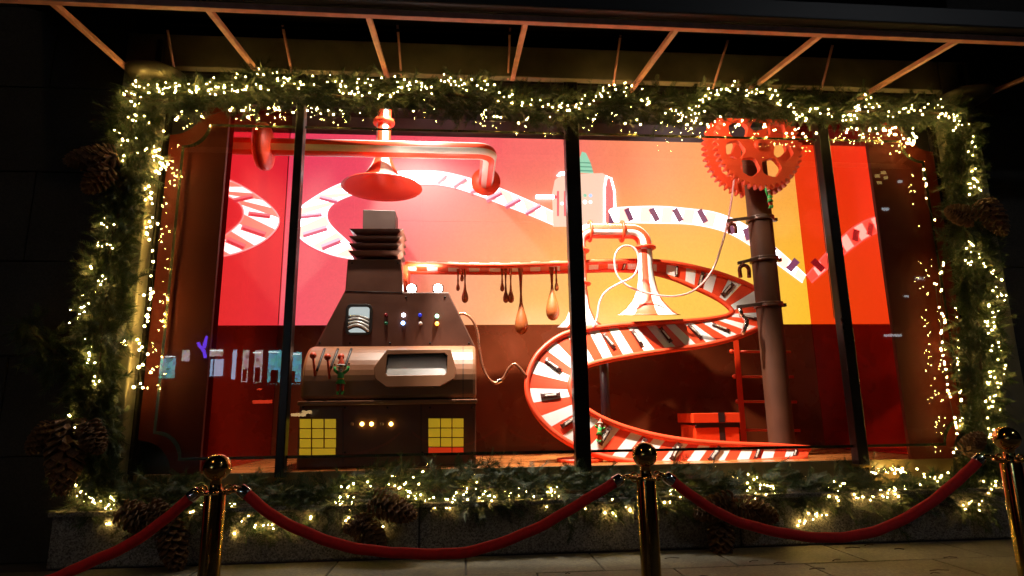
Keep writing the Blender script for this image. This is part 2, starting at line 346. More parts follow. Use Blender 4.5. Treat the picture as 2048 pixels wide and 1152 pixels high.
# front skirt under the display floor, side surround boards with scooped corners
dress(part('skirt_board', MB().box(OL + .03, OR - .03, .075, .098, WB, FZ - .002), mat('skirt_olive_brown', (.26, .17, .07), .35, var=.15, vscale=4)), 'olive brown skirting board under the display floor', 'skirting board')
zt, zbm = at(1000, 232, .07).z, FZ
def surround_board(px_o, py_o, px_i, py_i, sgn, label):
    xo, xi = at(px_o, py_o, .07).x, at(px_i, py_i, .07).x; r = .26
    def arc(cz, a0, a1): return [(xo + sgn * r * math.cos(math.radians(a)), cz + r * math.sin(math.radians(a))) for a in np.linspace(a0, a1, 9)]
    ol = [(xi, zt), (xi, zbm)] + arc(zbm, 0, 90) + arc(zt, -90, 0)
    return dress(part('surround_board', shift(plate(ol, [], .03, .002), (0, .07, 0)), SURROUND), label, 'surround board', 'red boards at the sides of the display')
surround_board(337, 320, 437, 500, 1, 'dark red surround board with scooped corners at the display left end')
surround_board(1878, 400, 1762, 500, -1, 'dark red surround board with scooped corners at the display right end')
dress(part('backing_board', MB().box(OL + .022, X0 - .041, .13, .15, WB, CZ), DARK), 'black backing board behind the left red surround board', 'backing board')
dress(part('backing_board', MB().box(X1 + .041, OR - .022, .13, .15, WB, CZ), DARK), 'black backing board behind the right red surround board', 'backing board')
dress(part('header_board', MB().box(OL + .022, OR - .022, .11, .13, at(1000, 222, .11).z, CZ), DARK), 'black header board across the top of the display', 'header board')
# ------------------------------------------------------------------ the LED screen and its moving picture (thin relief on the screen)
SC = bpy.data.materials.new('screen_picture'); SC.use_nodes = True; n = SC.node_tree; b = n.nodes['Principled BSDF']
tc = n.nodes.new('ShaderNodeTexCoord'); sp = n.nodes.new('ShaderNodeSeparateXYZ'); n.links.new(tc.outputs['Object'], sp.inputs[0])
def mth(op, a, bb, n=n):
    k = n.nodes.new('ShaderNodeMath'); k.operation = op
    for i, q in enumerate((a, bb)):
        if isinstance(q, (int, float)): k.inputs[i].default_value = q
        else: n.links.new(q, k.inputs[i])
    return k.outputs[0]
u = mth('DIVIDE', mth('SUBTRACT', sp.outputs[0], X0), X1 - X0); v = mth('DIVIDE', mth('SUBTRACT', sp.outputs[2], SZ0), SZ1 - SZ0)
nz = n.nodes.new('ShaderNodeTexNoise'); nz.inputs['Scale'].default_value = .9; n.links.new(tc.outputs['Object'], nz.inputs['Vector'])
wob = mth('MULTIPLY', mth('SUBTRACT', nz.outputs['Fac'], .5), .16)
def ramp(stops, fac):
    cr = n.nodes.new('ShaderNodeValToRGB'); n.links.new(fac, cr.inputs[0]); e = cr.color_ramp.elements
    for q, k in ((0, e[0]), (-1, e[1])): k.position = stops[q][0]; k.color = (*lin([c / 255 for c in stops[q][1]]), 1)
    for q, c in stops[1:-1]: k = e.new(q); k.color = (*lin([x / 255 for x in c]), 1)
    return cr.outputs[0]
uu = mth('ADD', u, wob)
top_row = ramp([(0., (232, 58, 92)), (.3, (243, 76, 98)), (.55, (253, 124, 106)), (.8, (255, 158, 88)), (1., (255, 164, 74))], uu)
low_row = ramp([(0., (247, 88, 104)), (.22, (247, 104, 104)), (.40, (246, 166, 104)), (.6, (250, 204, 90)), (.85, (254, 196, 74)), (1., (255, 190, 44))], uu)
vm = n.nodes.new('ShaderNodeMapRange'); vm.interpolation_type = 'SMOOTHSTEP'; vm.inputs[1].default_value = .12; vm.inputs[2].default_value = .95; n.links.new(mth('ADD', v, wob), vm.inputs[0])
cmx = n.nodes.new('ShaderNodeMix'); cmx.data_type = 'RGBA'; n.links.new(vm.outputs[0], cmx.inputs[0]); n.links.new(low_row, cmx.inputs[6]); n.links.new(top_row, cmx.inputs[7])
# LED cabinet rows and pixel lines
wv = n.nodes.new('ShaderNodeTexWave'); wv.wave_type = 'BANDS'; wv.bands_direction = 'Z'; wv.inputs['Scale'].default_value = 28; wv.inputs['Distortion'].default_value = .6; wv.inputs['Detail'].default_value = 1
n.links.new(tc.outputs['Object'], wv.inputs['Vector'])
nf = n.nodes.new('ShaderNodeTexNoise'); nf.inputs['Scale'].default_value = 42; nf.inputs['Detail'].default_value = 3; n.links.new(tc.outputs['Object'], nf.inputs['Vector'])
gain = mth('ADD', mth('ADD', .66, mth('MULTIPLY', nf.outputs['Fac'], .2)), mth('MULTIPLY', wv.outputs['Fac'], .07))
b.inputs['Base Color'].default_value = (.11, .085, .07, 1); b.inputs['Roughness'].default_value = .55
n.links.new(cmx.outputs[2], b.inputs['Emission Color']); n.links.new(gain, b.inputs['Emission Strength'])
vs_ = thing('video_screen', ((X0 + X1) / 2, YBK, SZ0), 'huge glowing pink to yellow video screen showing a cartoon conveyor belt', 'video screen')
def cabinet(x0, x1, z0, z1): return MB().box(x0, x1, YBK, YBK + .03, z0, z1)
zm = at(1000, 444, YBK).z
ncol = 8
for i in range(ncol):
    xa, xb = X0 + .003 + (X1 - X0 - .006) * i / ncol, X0 + .003 + (X1 - X0 - .006) * (i + 1) / ncol
    part('screen_panel', cabinet(xa + .0004, xb - .0004, SZ0, zm - .0012), SC, vs_); part('screen_panel', cabinet(xa + .0004, xb - .0004, zm + .0012, SZ1), SC, vs_)
# panels must share one coordinate frame for the picture: object coordinates are local, so shift the picture back
for o in kids(vs_):
    pass
n.links.remove(sp.inputs[0].links[0]); ge = n.nodes.new('ShaderNodeNewGeometry'); n.links.new(ge.outputs['Position'], sp.inputs[0])
for k in (nz, wv, nf):
    n.links.remove(k.inputs['Vector'].links[0]); n.links.new(ge.outputs['Position'], k.inputs['Vector'])
EW = emis('picture_white', (1, .95, 1), 5.5); EP = emis('picture_red', (1, .36, .28), 2.3); EB = emis('picture_bar', (.66, .10, .17), .95); EBD = emis('picture_bar_dark', (.24, .06, .13), .8)
EBT = emis('picture_bar_top', (.95, .45, .55), 1.2); EPE = emis('picture_peach', (1, .62, .47), .85); ER = emis('picture_slot', (.85, .10, .12), 1.); EG = emis('picture_green', (.30, .62, .42), .9); EGD = emis('picture_dark_green', (.10, .30, .2), .9)
EPK = emis('picture_dark_pink', (.75, .16, .15), 1.); EBL = emis('picture_blue', (.5, .6, 1), 1.); EDP = emis('picture_edge', (1, .75, .78), 1.6)
def flat(pts, y0=YBK - .006, th=.006): return MB().prism([at(a, b, y0) for a, b in pts], (0, th, 0))
def res(P, nn):
    P = [Vector((a, b)) for a, b in P]; L = [0]
    for a, b in zip(P[:-1], P[1:]): L.append(L[-1] + (b - a).length)
    out = []
    for k in range(nn):
        d = L[-1] * k / (nn - 1); i = max(j for j in range(len(L)) if L[j] <= d + 1e-9); i = min(i, len(P) - 2)
        out.append(P[i].lerp(P[i + 1], (d - L[i]) / max(1e-6, L[i + 1] - L[i])))
    return out
def smooth2(P): return [(v.x, v.y) for v in catmull([Vector((a, b, 0)) for a, b in P], 5)]
def picture_belt(outer, inner, ns, bars, label):
    o_, i_ = res(smooth2(outer), ns * 3 + 1), res(smooth2(inner), ns * 3 + 1)
    wb = MB(); rb = MB()
    for k in range(ns):
        pts = [o_[3 * k + j] for j in range(4)] + [i_[3 * k + j] for j in range(3, -1, -1)]
        part('pictured_stripe', flat([(q.x, q.y) for q in pts]), EW if k % 2 == 0 else EP, vs_)
    part('pictured_belt_edge', MB().tube([at(q.x, q.y, YBK - .006) for q in i_], .008, 5).tube([at(q.x, q.y, YBK - .006) for q in o_], .008, 5), EDP, vs_)
    for (x, y, ln, wd, ang, dk) in bars:
        a = math.radians(ang); dx = Vector((math.cos(a), math.sin(a))) * ln / 2; dy = Vector((-math.sin(a), math.cos(a))) * wd / 2; c = Vector((x, y))
        q = [c - dx - dy, c + dx - dy, c + dx + dy, c - dx + dy]
        pb = part('pictured_bar', flat([(k.x, k.y) for k in q], YBK - .016, .010), EBD if dk else EB, vs_)
        q2 = [c - dx - dy * 1.0, c + dx - dy * 1.0, c + dx + dy * -.1, c - dx + dy * -.1]
        if not dk: part('pictured_bar_top', flat([(k.x, k.y) for k in q2], YBK - .019, .0028), EBT, pb)
picture_belt([(718, 520), (660, 508), (610, 484), (583, 452), (590, 425), (630, 394), (680, 368), (740, 350), (800, 343), (850, 342), (890, 345), (940, 357), (990, 373), (1050, 398), (1112, 426)],
             [(735, 520), (712, 500), (690, 478), (668, 458), (655, 440), (655, 422), (668, 406), (700, 391), (760, 374), (850, 368), (900, 373), (950, 388), (1000, 407), (1060, 430), (1112, 452)], 30,
             [(657, 399, 36, 9, 14, 0), (622, 431, 44, 9, -6, 0), (630, 463, 50, 11, -17, 0), (662, 488, 40, 12, -22, 0), (884, 358, 24, 9, -42, 0), (920, 365, 30, 10, -33, 0), (954, 378, 30, 10, -27, 0), (988, 393, 34, 10, -27, 0), (1026, 406, 34, 10, -28, 0), (1066, 419, 34, 9, -30, 0)], '')
picture_belt([(1216, 417), (1260, 414), (1320, 413), (1380, 418), (1430, 425), (1480, 444), (1520, 470), (1570, 512), (1612, 551)],
             [(1216, 443), (1260, 445), (1320, 446), (1380, 448), (1430, 457), (1470, 472), (1515, 500), (1560, 532), (1605, 565)], 20,
             [(1219, 437, 22, 10, 65, 1), (1258, 429, 26, 10, 66, 1), (1309, 429, 28, 11, 62, 1), (1356, 430, 28, 11, 62, 1), (1405, 432, 28, 11, 62, 1), (1462, 455, 26, 11, 66, 1), (1495, 468, 24, 12, 70, 1), (1540, 497, 24, 14, 30, 1), (1586, 530, 26, 14, -50, 1)], '')
pm = part('pictured_machine', flat([(1107, 452), (1105, 385), (1110, 360), (1124, 349), (1205, 346), (1222, 356), (1228, 382), (1229, 414), (1216, 420), (1214, 452)], YBK - .03, .028), EPE, vs_)
part('pictured_arch', flat([(1211, 444), (1211, 372), (1215, 358), (1221, 358), (1226, 380), (1227, 414), (1218, 418), (1218, 444)], YBK - .034, .0038), EPK, pm)
part('pictured_rim', MB().tube([at(a, b, YBK - .034) for a, b in ((1209, 450), (1209, 375), (1213, 352), (1222, 356), (1229, 382), (1230, 414))], .012, 6), EW, pm)
for x in (1116, 1130): part('pictured_slot', flat([(x - 2, 382), (x + 2, 382), (x + 2, 432), (x - 2, 432)], YBK - .034, .0038), ER, pm)
part('pictured_lever', flat([(1072, 390), (1108, 390), (1108, 397), (1072, 397)], YBK - .04, .009), EW, pm)
for x, y, m in ((1111, 394, ER), (1124, 407, EDP), (1170, 391, EG), (1181, 391, EBL), (1170, 404, EW), (1181, 404, EDP)):
    part('pictured_knob', MB().ball(at(x, y, YBK - .034), .022, 8, 6, sc=(1, .5, 1)), m, pm)
part('pictured_lamp', flat([(1114, 350), (1120, 344), (1134, 343), (1136, 350)], YBK - .034, .03), EW, pm)
ph = part('pictured_hat', flat([(1156, 344), (1159, 318), (1164, 303), (1172, 306), (1181, 325), (1187, 346)], YBK - .026, .02), EG, vs_)
for y in (324, 332, 340): part('pictured_hat_band', flat([(1158, y), (1181 + (y - 324) * .3, y + 1), (1182 + (y - 324) * .3, y + 3), (1158, y + 2)], YBK - .03, .0038), EGD, ph)
# ------------------------------------------------------------------ big chocolate machine
mc = thing('chocolate_machine', at(775, 935, .5), 'big brown chocolate making machine with hood, levers, lights and yellow keypads', 'machine')
YF = .32
bl, br = at(597, 840, YF).x, at(952, 840, YF).x
part('lower_body', MB().box(bl, br, YF, 1.1, FZ - .002 + .004, at(775, 802, YF).z), CHOC, mc, .012)
zc0, zc1 = at(775, 800, .2).z, at(775, 693, .55).z
prof = [(YF + .04, zc0)] + [(.19, zc0 + .01)] + [(.55 - .36 * math.cos(a), zc0 + .16 + (zc1 - zc0 - .16) * math.sin(a)) for a in np.linspace(0, math.pi / 2, 12)] + [(1.08, zc1), (1.08, zc0)]
cl_, cr_ = at(602, 750, .2).x, at(953, 750, .2).x
part('console', MB().prism([(cl_, y, z) for y, z in prof], (cr_ - cl_, 0, 0)), CHOC2, mc, .03)
part('console_seam', MB().prism([(cr_ - .115, y - .002, z + .002) for y, z in prof[1:-2]] + [(cr_ - .115, y + .004, z - .004) for y, z in prof[1:-2]][::-1], (.006, 0, 0)), DARK, mc)
part('console_shelf', MB().box(cl_ - .01, cr_ + .006, .17, YF + .06, zc0 - .035, zc0 - .002), CHOC2, mc, .006)
YH = .62
hood = [(695, 518), (803, 518), (806, 584), (897, 584), (952, 696), (628, 696), (690, 580)]
part('hood', MB().prism([at(a, b, YH) for a, b in hood], (0, .42, 0)), CHOC, mc, .012)
def frustum(px0, px1, py0, qx0, qx1, py1, yf, dep, ins):
    a, b2 = at(px0, py0, yf), at(px1, py0, yf); c, d = at(qx0, py1, yf + ins), at(qx1, py1, yf + ins)
    return MB().hexa([c, d, b2, a, c + Vector((0, dep - 2 * ins, 0)), d + Vector((0, dep - 2 * ins, 0)), b2 + Vector((0, dep, 0)), a + Vector((0, dep, 0))])
for i in range(4):
    y = 457 + 14.6 * i; k = i * .8
    part('vent_fin', frustum(698 - k, 806 - k, y, 713 - k, 794 - k, y + 13, YH - .04, .42, .06), CHOC, mc, .003)
part('chimney', MB().prism([at(a, b, YH + .1) for a, b in ((726, 419), (791, 421), (791, 520), (724, 520))], (0, .24, 0)), mat('chimney_brown', (.075, .040, .034), .5, var=.08), mc, .006)
def screw(px_, py_, Y): part('screw_head', MB().lathe([(0, -.006), (.008, -.005), (.010, 0)], at(px_, py_, Y), (0, 1, 0), 8), BLACKM, mc)
for a_, b_ in ((640, 686), (700, 686), (780, 686), (860, 686), (938, 686), (704, 526), (796, 526), (812, 594), (890, 594)): screw(a_, b_, YH)
for a_, b_ in ((606, 815), (690, 815), (775, 815), (860, 815), (944, 815), (944, 905), (845, 905), (690, 905)): screw(a_, b_, YF)
for a_, b_, c_, d_ in ((690, 582, 806, 585),):
    q0, q1 = at(a_, b_, YH - .001), at(c_, d_, YH - .001); part('panel_seam', MB().tube([q0, q1], .003, 4), DARK, mc)
for x_ in (686, 842):
    part('panel_seam', MB().tube([at(x_, 808, YF - .001), at(x_, 925, YF - .001)], .003, 4), DARK, mc)
# gauge window with curled chrome strips
gp = [at(a, b, YH - .001) for a, b in ((694, 610), (745, 610), (745, 670), (694, 670))]
gx0, gx1, gz0, gz1 = gp[0].x, gp[1].x, gp[2].z, gp[0].z
gw = part('gauge_window', shift(plate(rrect(gx0, gx1, gz0, gz1, .045), [rrect(gx0 + .016, gx1 - .016, gz0 + .016, gz1 - .016, .035)], .03), (0, YH - .016, 0)), DARK, mc)
part('gauge_back', MB().box(gx0 + .017, gx1 - .017, YH - .006, YH - .001, gz0 + .017, gz1 - .017), mat('gauge_white', (.55, .56, .56), .35, emit=(.9, 1, 1), es=.4), gw)
for i, (z0, sag, th) in enumerate(((.60, .02, .014), (.46, .03, .014), (.30, .035, .018), (.12, .05, .02))):
    W_ = gx1 - gx0 - .04; H_ = gz1 - gz0 - .04
    pts = [Vector((gx0 + .02 + W_ * k / 10, YH - .012 - .004 * i, gz0 + .02 + H_ * z0 + sag * math.sin(math.pi * (k / 10 * .9 + .1)) - .02 * k / 10)) for k in range(11)]
    part('curled_strip', MB().tube(pts, th * .75, 6), mat('curl_white', (.7, .7, .7), .25, .3), gw); part('curl_painted_shade', MB().tube([q + Vector((0, .004, -th * 1.0)) for q in pts], th * .4, 5), DARK, gw)  # dark tubes painted in as the shade beneath each curled strip
# indicator lights, lower bulbs
def lampball(name, px_, py_, Y, r, m, parent): return part(name, MB().ball(at(px_, py_, Y), r, 10, 6), m, parent)
for x, y, m in ((772, 630, mat('red_lens', (.25, .01, .015), .2)), (807, 630, emis('lit_white_blue', (.75, .82, 1), 9)), (840, 630, mat('blue_lens', (.02, .04, .45), .2, emit=(.03, .05, 1), es=.3)), (874, 632, emis('lit_green', (.35, 1, .6), 5)),
                (772, 647, mat('green_lens', (.01, .14, .07), .2)), (806, 646, emis('lit_blue', (.22, .45, 1), 11)), (841, 647, mat('clear_lens', (.7, .6, .58), .2)), (874, 647, emis('lit_orange', (1, .38, .04), 6))):
    lampball('indicator_light', x, y, YH - .008, .018, m, mc)
for x, on in ((704, 0), (724, 1), (743, 1), (764, 0), (782, 1)):
    lampball('bulb', x, 848, YF - .01, .017, emis('lit_amber_bulb', (1, .62, .12), 9) if on else mat('unlit_bulb', (.30, .16, .10), .25), mc)
# keypads
def key(x0, x1, y0, y1, m):
    q = [at(a, b, YF) for a, b in ((x0, y1), (x1, y1), (x1, y0), (x0, y0))]
    part('key', MB().prism(q, (0, -.012, 0)), m, mc, .003)
for c in ((600, 622), (625, 647), (650, 672)):
    for r in ((838, 856), (858, 876), (878, 895)): key(*c, *r, YELLOW)
key(599, 622, 897, 910, YELLOW); key(625, 671, 897, 910, YELLOW)
for c in ((857, 880), (882, 903), (905, 927)):
    for r in ((837, 855), (857, 874), (876, 893)): key(*c, *r, YELLOW)
key(857, 903, 895, 908, KEYRED); key(905, 927, 895, 908, KEYRED)
# viewing window on the console: raised bezel, dark rim, brushed metal plate
YW = .165
bz = [at(a, b, YW) for a, b in ((749, 772), (912, 772))]
zA, zB = at(830, 773, YW).z, at(830, 700, YW).z
outl = [(at(775, 700, YW).x, zB), (at(750, 735, YW).x, at(750, 735, YW).z), (at(753, 757, YW).x, at(753, 757, YW).z), (at(775, 772, YW).x, zA), (at(880, 772, YW).x, zA), (at(908, 757, YW).x, at(908, 757, YW).z), (at(910, 735, YW).x, at(910, 735, YW).z), (at(900, 700, YW).x, zB)][::-1]
hol = [(at(a, b, YW).x, at(a, b, YW).z) for a, b in ((776, 708), (889, 705), (896, 711), (895, 746), (890, 751), (776, 753), (771, 748), (773, 712))]
def lean(mb):
    for q in mb.v: q.y += max(0, q.z - zA) * .22 - .06
    return mb
bez = part('window_bezel', lean(shift(plate(outl, [hol], .17, .006), (0, YW + .085, 0))), CHOC2, mc)
part('window_rim', lean(shift(plate([(x * 1, z) for x, z in hol], [[(x + (at(833, 730, YW).x - x) * .05, z + (at(833, 730, YW).z - z) * .12) for x, z in hol]], .03, 0), (0, YW + .04, 0))), DARK, bez)
BRUSH = mat('brushed_plate', (.62, .58, .56), .42, .55, var=.1, vscale=2, bump=.1, bscale=8)
pq = [at(769, 756, YW - .045), at(898, 756, YW - .045), at(898, 702, YW + .06), at(769, 702, YW + .06)]
part('brushed_plate', MB().prism(pq, (0, .006, 0)), BRUSH, bez)
# levers and slots
def cons_y(z):                                         # front of the console at height z
    pr = prof[1:-2]
    for (y0, z0), (y1, z1) in zip(pr[:-1], pr[1:]):
        if z0 <= z <= z1: return y0 + (y1 - y0) * (z - z0) / max(1e-6, z1 - z0)
    return .19
for (a, b, c, d) in ((649, 698, 634, 742), (676, 698, 661, 738), (703, 698, 690, 735)):
    pts = []
    for k in range(8):
        t = k / 7; q = at(a + (c - a) * t, b + (d - b) * t, .3); q = at(a + (c - a) * t, b + (d - b) * t, cons_y(q.z)); pts.append(q + Vector((0, -.002, 0)))
    part('lever_slot', MB().tube(pts, .011, 6), DARK, mc)
levers = []
for (bx_, by_, sx, sy) in ((626, 711, 630, 752), (655, 714, 659, 757), (682, 714, 686, 752)):
    lv = part('lever', MB().tube([at(sx, sy, .19), at(bx_, by_, .12)], .010, 7), ELFRED, mc)
    part('lever_knob', MB().ball(at(bx_, by_, .12), .028, 12, 8), ELFRED, lv)
# flood lamps on the machine's shoulder
for i, (x, lab) in enumerate(((823, 'small bright white lamp on machine shoulder beside the neck'), (876, 'small bright white lamp at outer edge of machine shoulder'))):
    c = at(x, 577, YH + .1)
    o = thing('flood_lamp', (c.x, c.y, at(x, 584, YH + .1).z), lab, 'lamp', 'bright lamps on the machine shoulder')
    part('housing', MB().box(c.x - .05, c.x + .05, c.y, c.y + .06, c.z - .032, c.z + .035), BLACKM, o, .005)
    part('lens', MB().lathe([(.04, 0), (.04, -.010), (.0, -.018)], (c.x, c.y, c.z), (0, 1, 0), 16), emis('lamp_white', (1, .93, .85), 70), o)
spot('flood_lamp_beam', at(850, 570, YH + .02), at(800, 330, 1.3), 60, (1, .92, .82), 95, .7)
# machine feed cable
cab = [(918, 628), (930, 628), (945, 640), (955, 665), (959, 700), (966, 735), (978, 758), (993, 766), (1007, 756), (1017, 738), (1029, 728), (1040, 737), (1052, 752)]
cb = thing('copper_cable', at(985, 760, .6), 'thin copper cable looping from the machine hood to the striped conveyor', 'cable')
part('cable', MB().tube(catmull([at(a, b, .64 - .1 * i / 12) for i, (a, b) in enumerate(cab)], 5), .013, 8), COPPER, cb)
part('cable_clip', MB().lathe([(.02, -.02), (.02, .02)], at(999, 762, .56), (1, 0, .4), 10), CHROME, cb)
# ------------------------------------------------------------------ elf figures
def skin_mesh(joints, edges, scale):
    me = bpy.data.meshes.new('body'); me.from_pydata([Vector(j[0]) * scale for j in joints], edges, [])
    o = bpy.data.objects.new('body_tmp', me); COL.objects.link(o); o.modifiers.new('s', 'SKIN'); ss = o.modifiers.new('u', 'SUBSURF'); ss.levels = ss.render_levels = 1
    for i, sv in enumerate(me.skin_vertices[0].data):
        r = joints[i][1] * scale; sv.radius = (r, r); sv.use_root = (i == 0)
    dg = bpy.context.evaluated_depsgraph_get(); m2 = bpy.data.meshes.new_from_object(o.evaluated_get(dg)); bpy.data.objects.remove(o)
    mb = MB(); mb.add([v.co for v in m2.vertices], [list(p_.vertices) for p_ in m2.polygons], 0, True); return mb
def elf(loc, h, label, hands, rot=None, hat=True):
    o = thing('elf_figure', (0, 0, 0), label, 'elf figure', 'toy elves around the display')
    (lx, ly, lz), (rx, ry, rz) = hands
    el = ((-.10 + lx) * .5 - .04, ly * .5 + .01, (.64 + lz) * .5 - .03); er = ((.10 + rx) * .5 + .04, ry * .5 + .01, (.64 + rz) * .5 - .03)
    J = [((0, 0, .40), .075), ((0, 0, .54), .075), ((0, 0, .66), .05), ((0, -.01, .76), .085), ((0, -.01, .85), .08),
         ((-.06, 0, .36), .05), ((-.065, -.01, .21), .042), ((-.065, 0, .05), .036), ((.06, 0, .36), .05), ((.065, -.01, .21), .042), ((.065, 0, .05), .036),
         ((-.10, 0, .63), .036), (el, .03), ((lx, ly, lz), .026), ((.10, 0, .63), .036), (er, .03), ((rx, ry, rz), .026)]
    E_ = [(0, 1), (1, 2), (2, 3), (3, 4), (0, 5), (5, 6), (6, 7), (0, 8), (8, 9), (9, 10), (2, 11), (11, 12), (12, 13), (2, 14), (14, 15), (15, 16)]
    sc = h; V = lambda *a: Vector(a) * sc
    part('body', skin_mesh(J, E_, sc), SKIN, o)
    hm = MB()
    for (hx, hy, hz), e2, sg in (((lx, ly, lz), el, -1), ((rx, ry, rz), er, 1)):
        d = (Vector((hx, hy, hz)) - Vector(e2)).normalized(); s_ = d.cross(Vector((0, 1, 0))).normalized()
        for k, ln in enumerate((.035, .042, .04, .032)):
            b0 = Vector((hx, hy, hz)) + s_ * (k - 1.5) * .014; hm.tube([b0 * sc, (b0 + d * ln) * sc, (b0 + d * ln * 1.5 + Vector((0, -.012, 0))) * sc], .0075 * sc, 5)
        b0 = Vector((hx, hy, hz)) - s_ * .02 * sg; hm.tube([b0 * sc, (b0 - s_ * .02 * sg + d * .02) * sc], .008 * sc, 5)
    part('fingers', hm, SKIN, o)
    part('tunic', MB().lathe([(.055 * sc, .675 * sc), (.10 * sc, .64 * sc), (.098 * sc, .50 * sc), (.095 * sc, .44 * sc), (.15 * sc, .31 * sc), (.13 * sc, .315 * sc)], (0, 0, 0), n=14), GREEN, o)
    part('belt', MB().lathe([(.102 * sc, .44 * sc), (.106 * sc, .44 * sc), (.106 * sc, .475 * sc), (.10 * sc, .475 * sc)], (0, 0, 0), n=14), mat('elf_belt', (.55, .33, .05), .4), o)
    part('sleeve', MB().tube([V(-.08, 0, .63), V(*el), V(*el).lerp(V(lx, ly, lz), .7)], [.048 * sc, .042 * sc, .045 * sc], 8), GREEN, o)
    part('sleeve', MB().tube([V(.08, 0, .63), V(*er), V(*er).lerp(V(rx, ry, rz), .7)], [.048 * sc, .042 * sc, .045 * sc], 8), GREEN, o)
    for s in (-1, 1):
        part('legging', MB().tube([V(.06 * s, 0, .35), V(.065 * s, -.01, .21), V(.065 * s, 0, .10)], [.056 * sc, .05 * sc, .044 * sc], 8), ELFRED, o)
        part('boot', MB().tube([V(.065 * s, .01, .14), V(.065 * s, 0, .06), V(.065 * s, -.05, .03), V(.065 * s, -.10, .04), V(.065 * s, -.12, .07)], [.05 * sc, .048 * sc, .042 * sc, .03 * sc, .01 * sc], 8), GREEN, o)
    part('hat', MB().lathe([(.105 * sc, .86 * sc), (.09 * sc, .93 * sc), (.055 * sc, 1.03 * sc), (.02 * sc, 1.13 * sc), (0, 1.16 * sc)], (0, 0, 0), n=14), ELFRED, o)
    part('hat_trim', MB().lathe([(.09 * sc, .845 * sc), (.12 * sc, .855 * sc), (.12 * sc, .885 * sc), (.09 * sc, .895 * sc)], (0, 0, 0), n=14), FUR, o)
    part('beard', MB().ball(V(0, -.06, .71), .065 * sc, 10, 6, sc=(1, .6, .9)), FUR, o)
    part('nose', MB().ball(V(0, -.10, .79), .02 * sc, 8, 5), SKIN, o)
    part('eye', MB().ball(V(-.033, -.085, .82), .011 * sc, 6, 4), DARK, o); part('eye', MB().ball(V(.033, -.085, .82), .011 * sc, 6, 4), DARK, o)
    for s in (-1, 1): part('ear', MB().tube([V(.075 * s, 0, .78), V(.12 * s, .01, .81)], [.022 * sc, .004 * sc], 6), SKIN, o)
    o.location = loc
    if rot: o.rotation_euler = rot
    return o
c = at(680, 789, .10); elf(c, .27, 'small elf in green tunic hanging with raised arms from the machine lever', ((-.19, -.0, .86), (.22, 0, .88)))
# ------------------------------------------------------------------ lower conveyor (real ribbon with slats, rails and feet)
ST = [(810, 528, 812, 543, .80, 1.15), (1000, 531, 1000, 545, .86, 1.2), (1150, 526, 1150, 542, .97, 1.26), (1225, 523, 1225, 540, 1.06, 1.26), (1290, 522, 1292, 544, 1.12, 1.2), (1345, 526, 1343, 556, 1.13, 1.17),
      (1400, 537, 1395, 578, 1.12, 1.15), (1450, 551, 1432, 596, 1.10, 1.12), (1505, 574, 1454, 611, 1.06, 1.08), (1545, 607, 1464, 624, 1.0, 1.04), (1538, 642, 1453, 632, .93, .99), (1503, 663, 1428, 637, .88, .95),
      (1455, 680, 1393, 641, .84, .92), (1400, 692, 1348, 644, .81, .89), (1340, 700, 1294, 647, .78, .86), (1272, 710, 1235, 651, .74, .82), (1212, 721, 1180, 658, .69, .77), (1172, 732, 1125, 670, .63, .70),
      (1149, 747, 1080, 704, .57, .63), (1141, 765, 1058, 745, .53, .57), (1142, 783, 1055, 785, .50, .52), (1152, 801, 1071, 825, .47, .47), (1173, 819, 1103, 861, .45, .43), (1206, 838, 1148, 891, .43, .40),
      (1252, 856, 1205, 913, .42, .37), (1312, 872, 1270, 924, .41, .35), (1382, 883, 1345, 928, .40, .34), (1462, 889, 1440, 927, .40, .33), (1540, 892, 1530, 923, .40, .33), (1620, 897, 1614, 917, .40, .33)]
E1 = catmull([at(a, b, y) for a, b, c, d, y, z in ST], 12); E2 = catmull([at(c, d, z) for a, b, c, d, y, z in ST], 12)
MID = [(a + b) / 2 for a, b in zip(E1, E2)]
Lc = [0]
for a, b in zip(MID[:-1], MID[1:]): Lc.append(Lc[-1] + (b - a).length)
def belt(s):
    s = min(max(s, 0), Lc[-1] - 1e-6); i = int(np.searchsorted(Lc, s, 'right') - 1); f = (s - Lc[i]) / (Lc[i + 1] - Lc[i])
    return E1[i].lerp(E1[i + 1], f), E2[i].lerp(E2[i + 1], f)
def frame(s):
    a, b = belt(s); a2, b2 = belt(min(s + .01, Lc[-1])); a1, b1 = belt(max(s - .01, 0))
    tn = ((a2 + b2) - (a1 + b1)).normalized(); cr_ = (b - a).normalized(); nn = tn.cross(cr_).normalized()
    if nn.dot(CAM - a) < 0: nn = -nn
    return (a + b) / 2, tn, cr_, nn, (b - a).length
cv = thing('striped_conveyor', at(1155, 920, .45), 'long winding red and white striped conveyor belt with orange edge rails', 'conveyor belt')
SL = .104; ns = int(Lc[-1] / SL)
for k in range(ns):
    s0, s1 = Lc[-1] * k / ns, Lc[-1] * (k + 1) / ns; vs = []; fs = []
    for j in range(5):
        s = s0 + .001 + (s1 - s0 - .002) * j / 4; a, b = belt(s); _, _, _, nn, _ = frame(s)
        vs += [a, b, a - nn * .03, b - nn * .03]
    for j in range(4):
        o = 4 * j; fs += [(o, o + 1, o + 5, o + 4), (o + 2, o + 6, o + 7, o + 3), (o, o + 4, o + 6, o + 2), (o + 1, o + 3, o + 7, o + 5)]
    fs += [(0, 2, 3, 1), (16, 17, 19, 18)]
    part('belt_slat', MB().add(vs, fs), WHITE if k % 2 == 0 else ORANGE, cv)
part('edge_rail', MB().tube(E1[::2], .027, 8), ORANGE, cv); part('edge_rail', MB().tube(E2[::2], .027, 8), ORANGE, cv)
a = at(803, 530, .8); b = at(814, 586, .8)
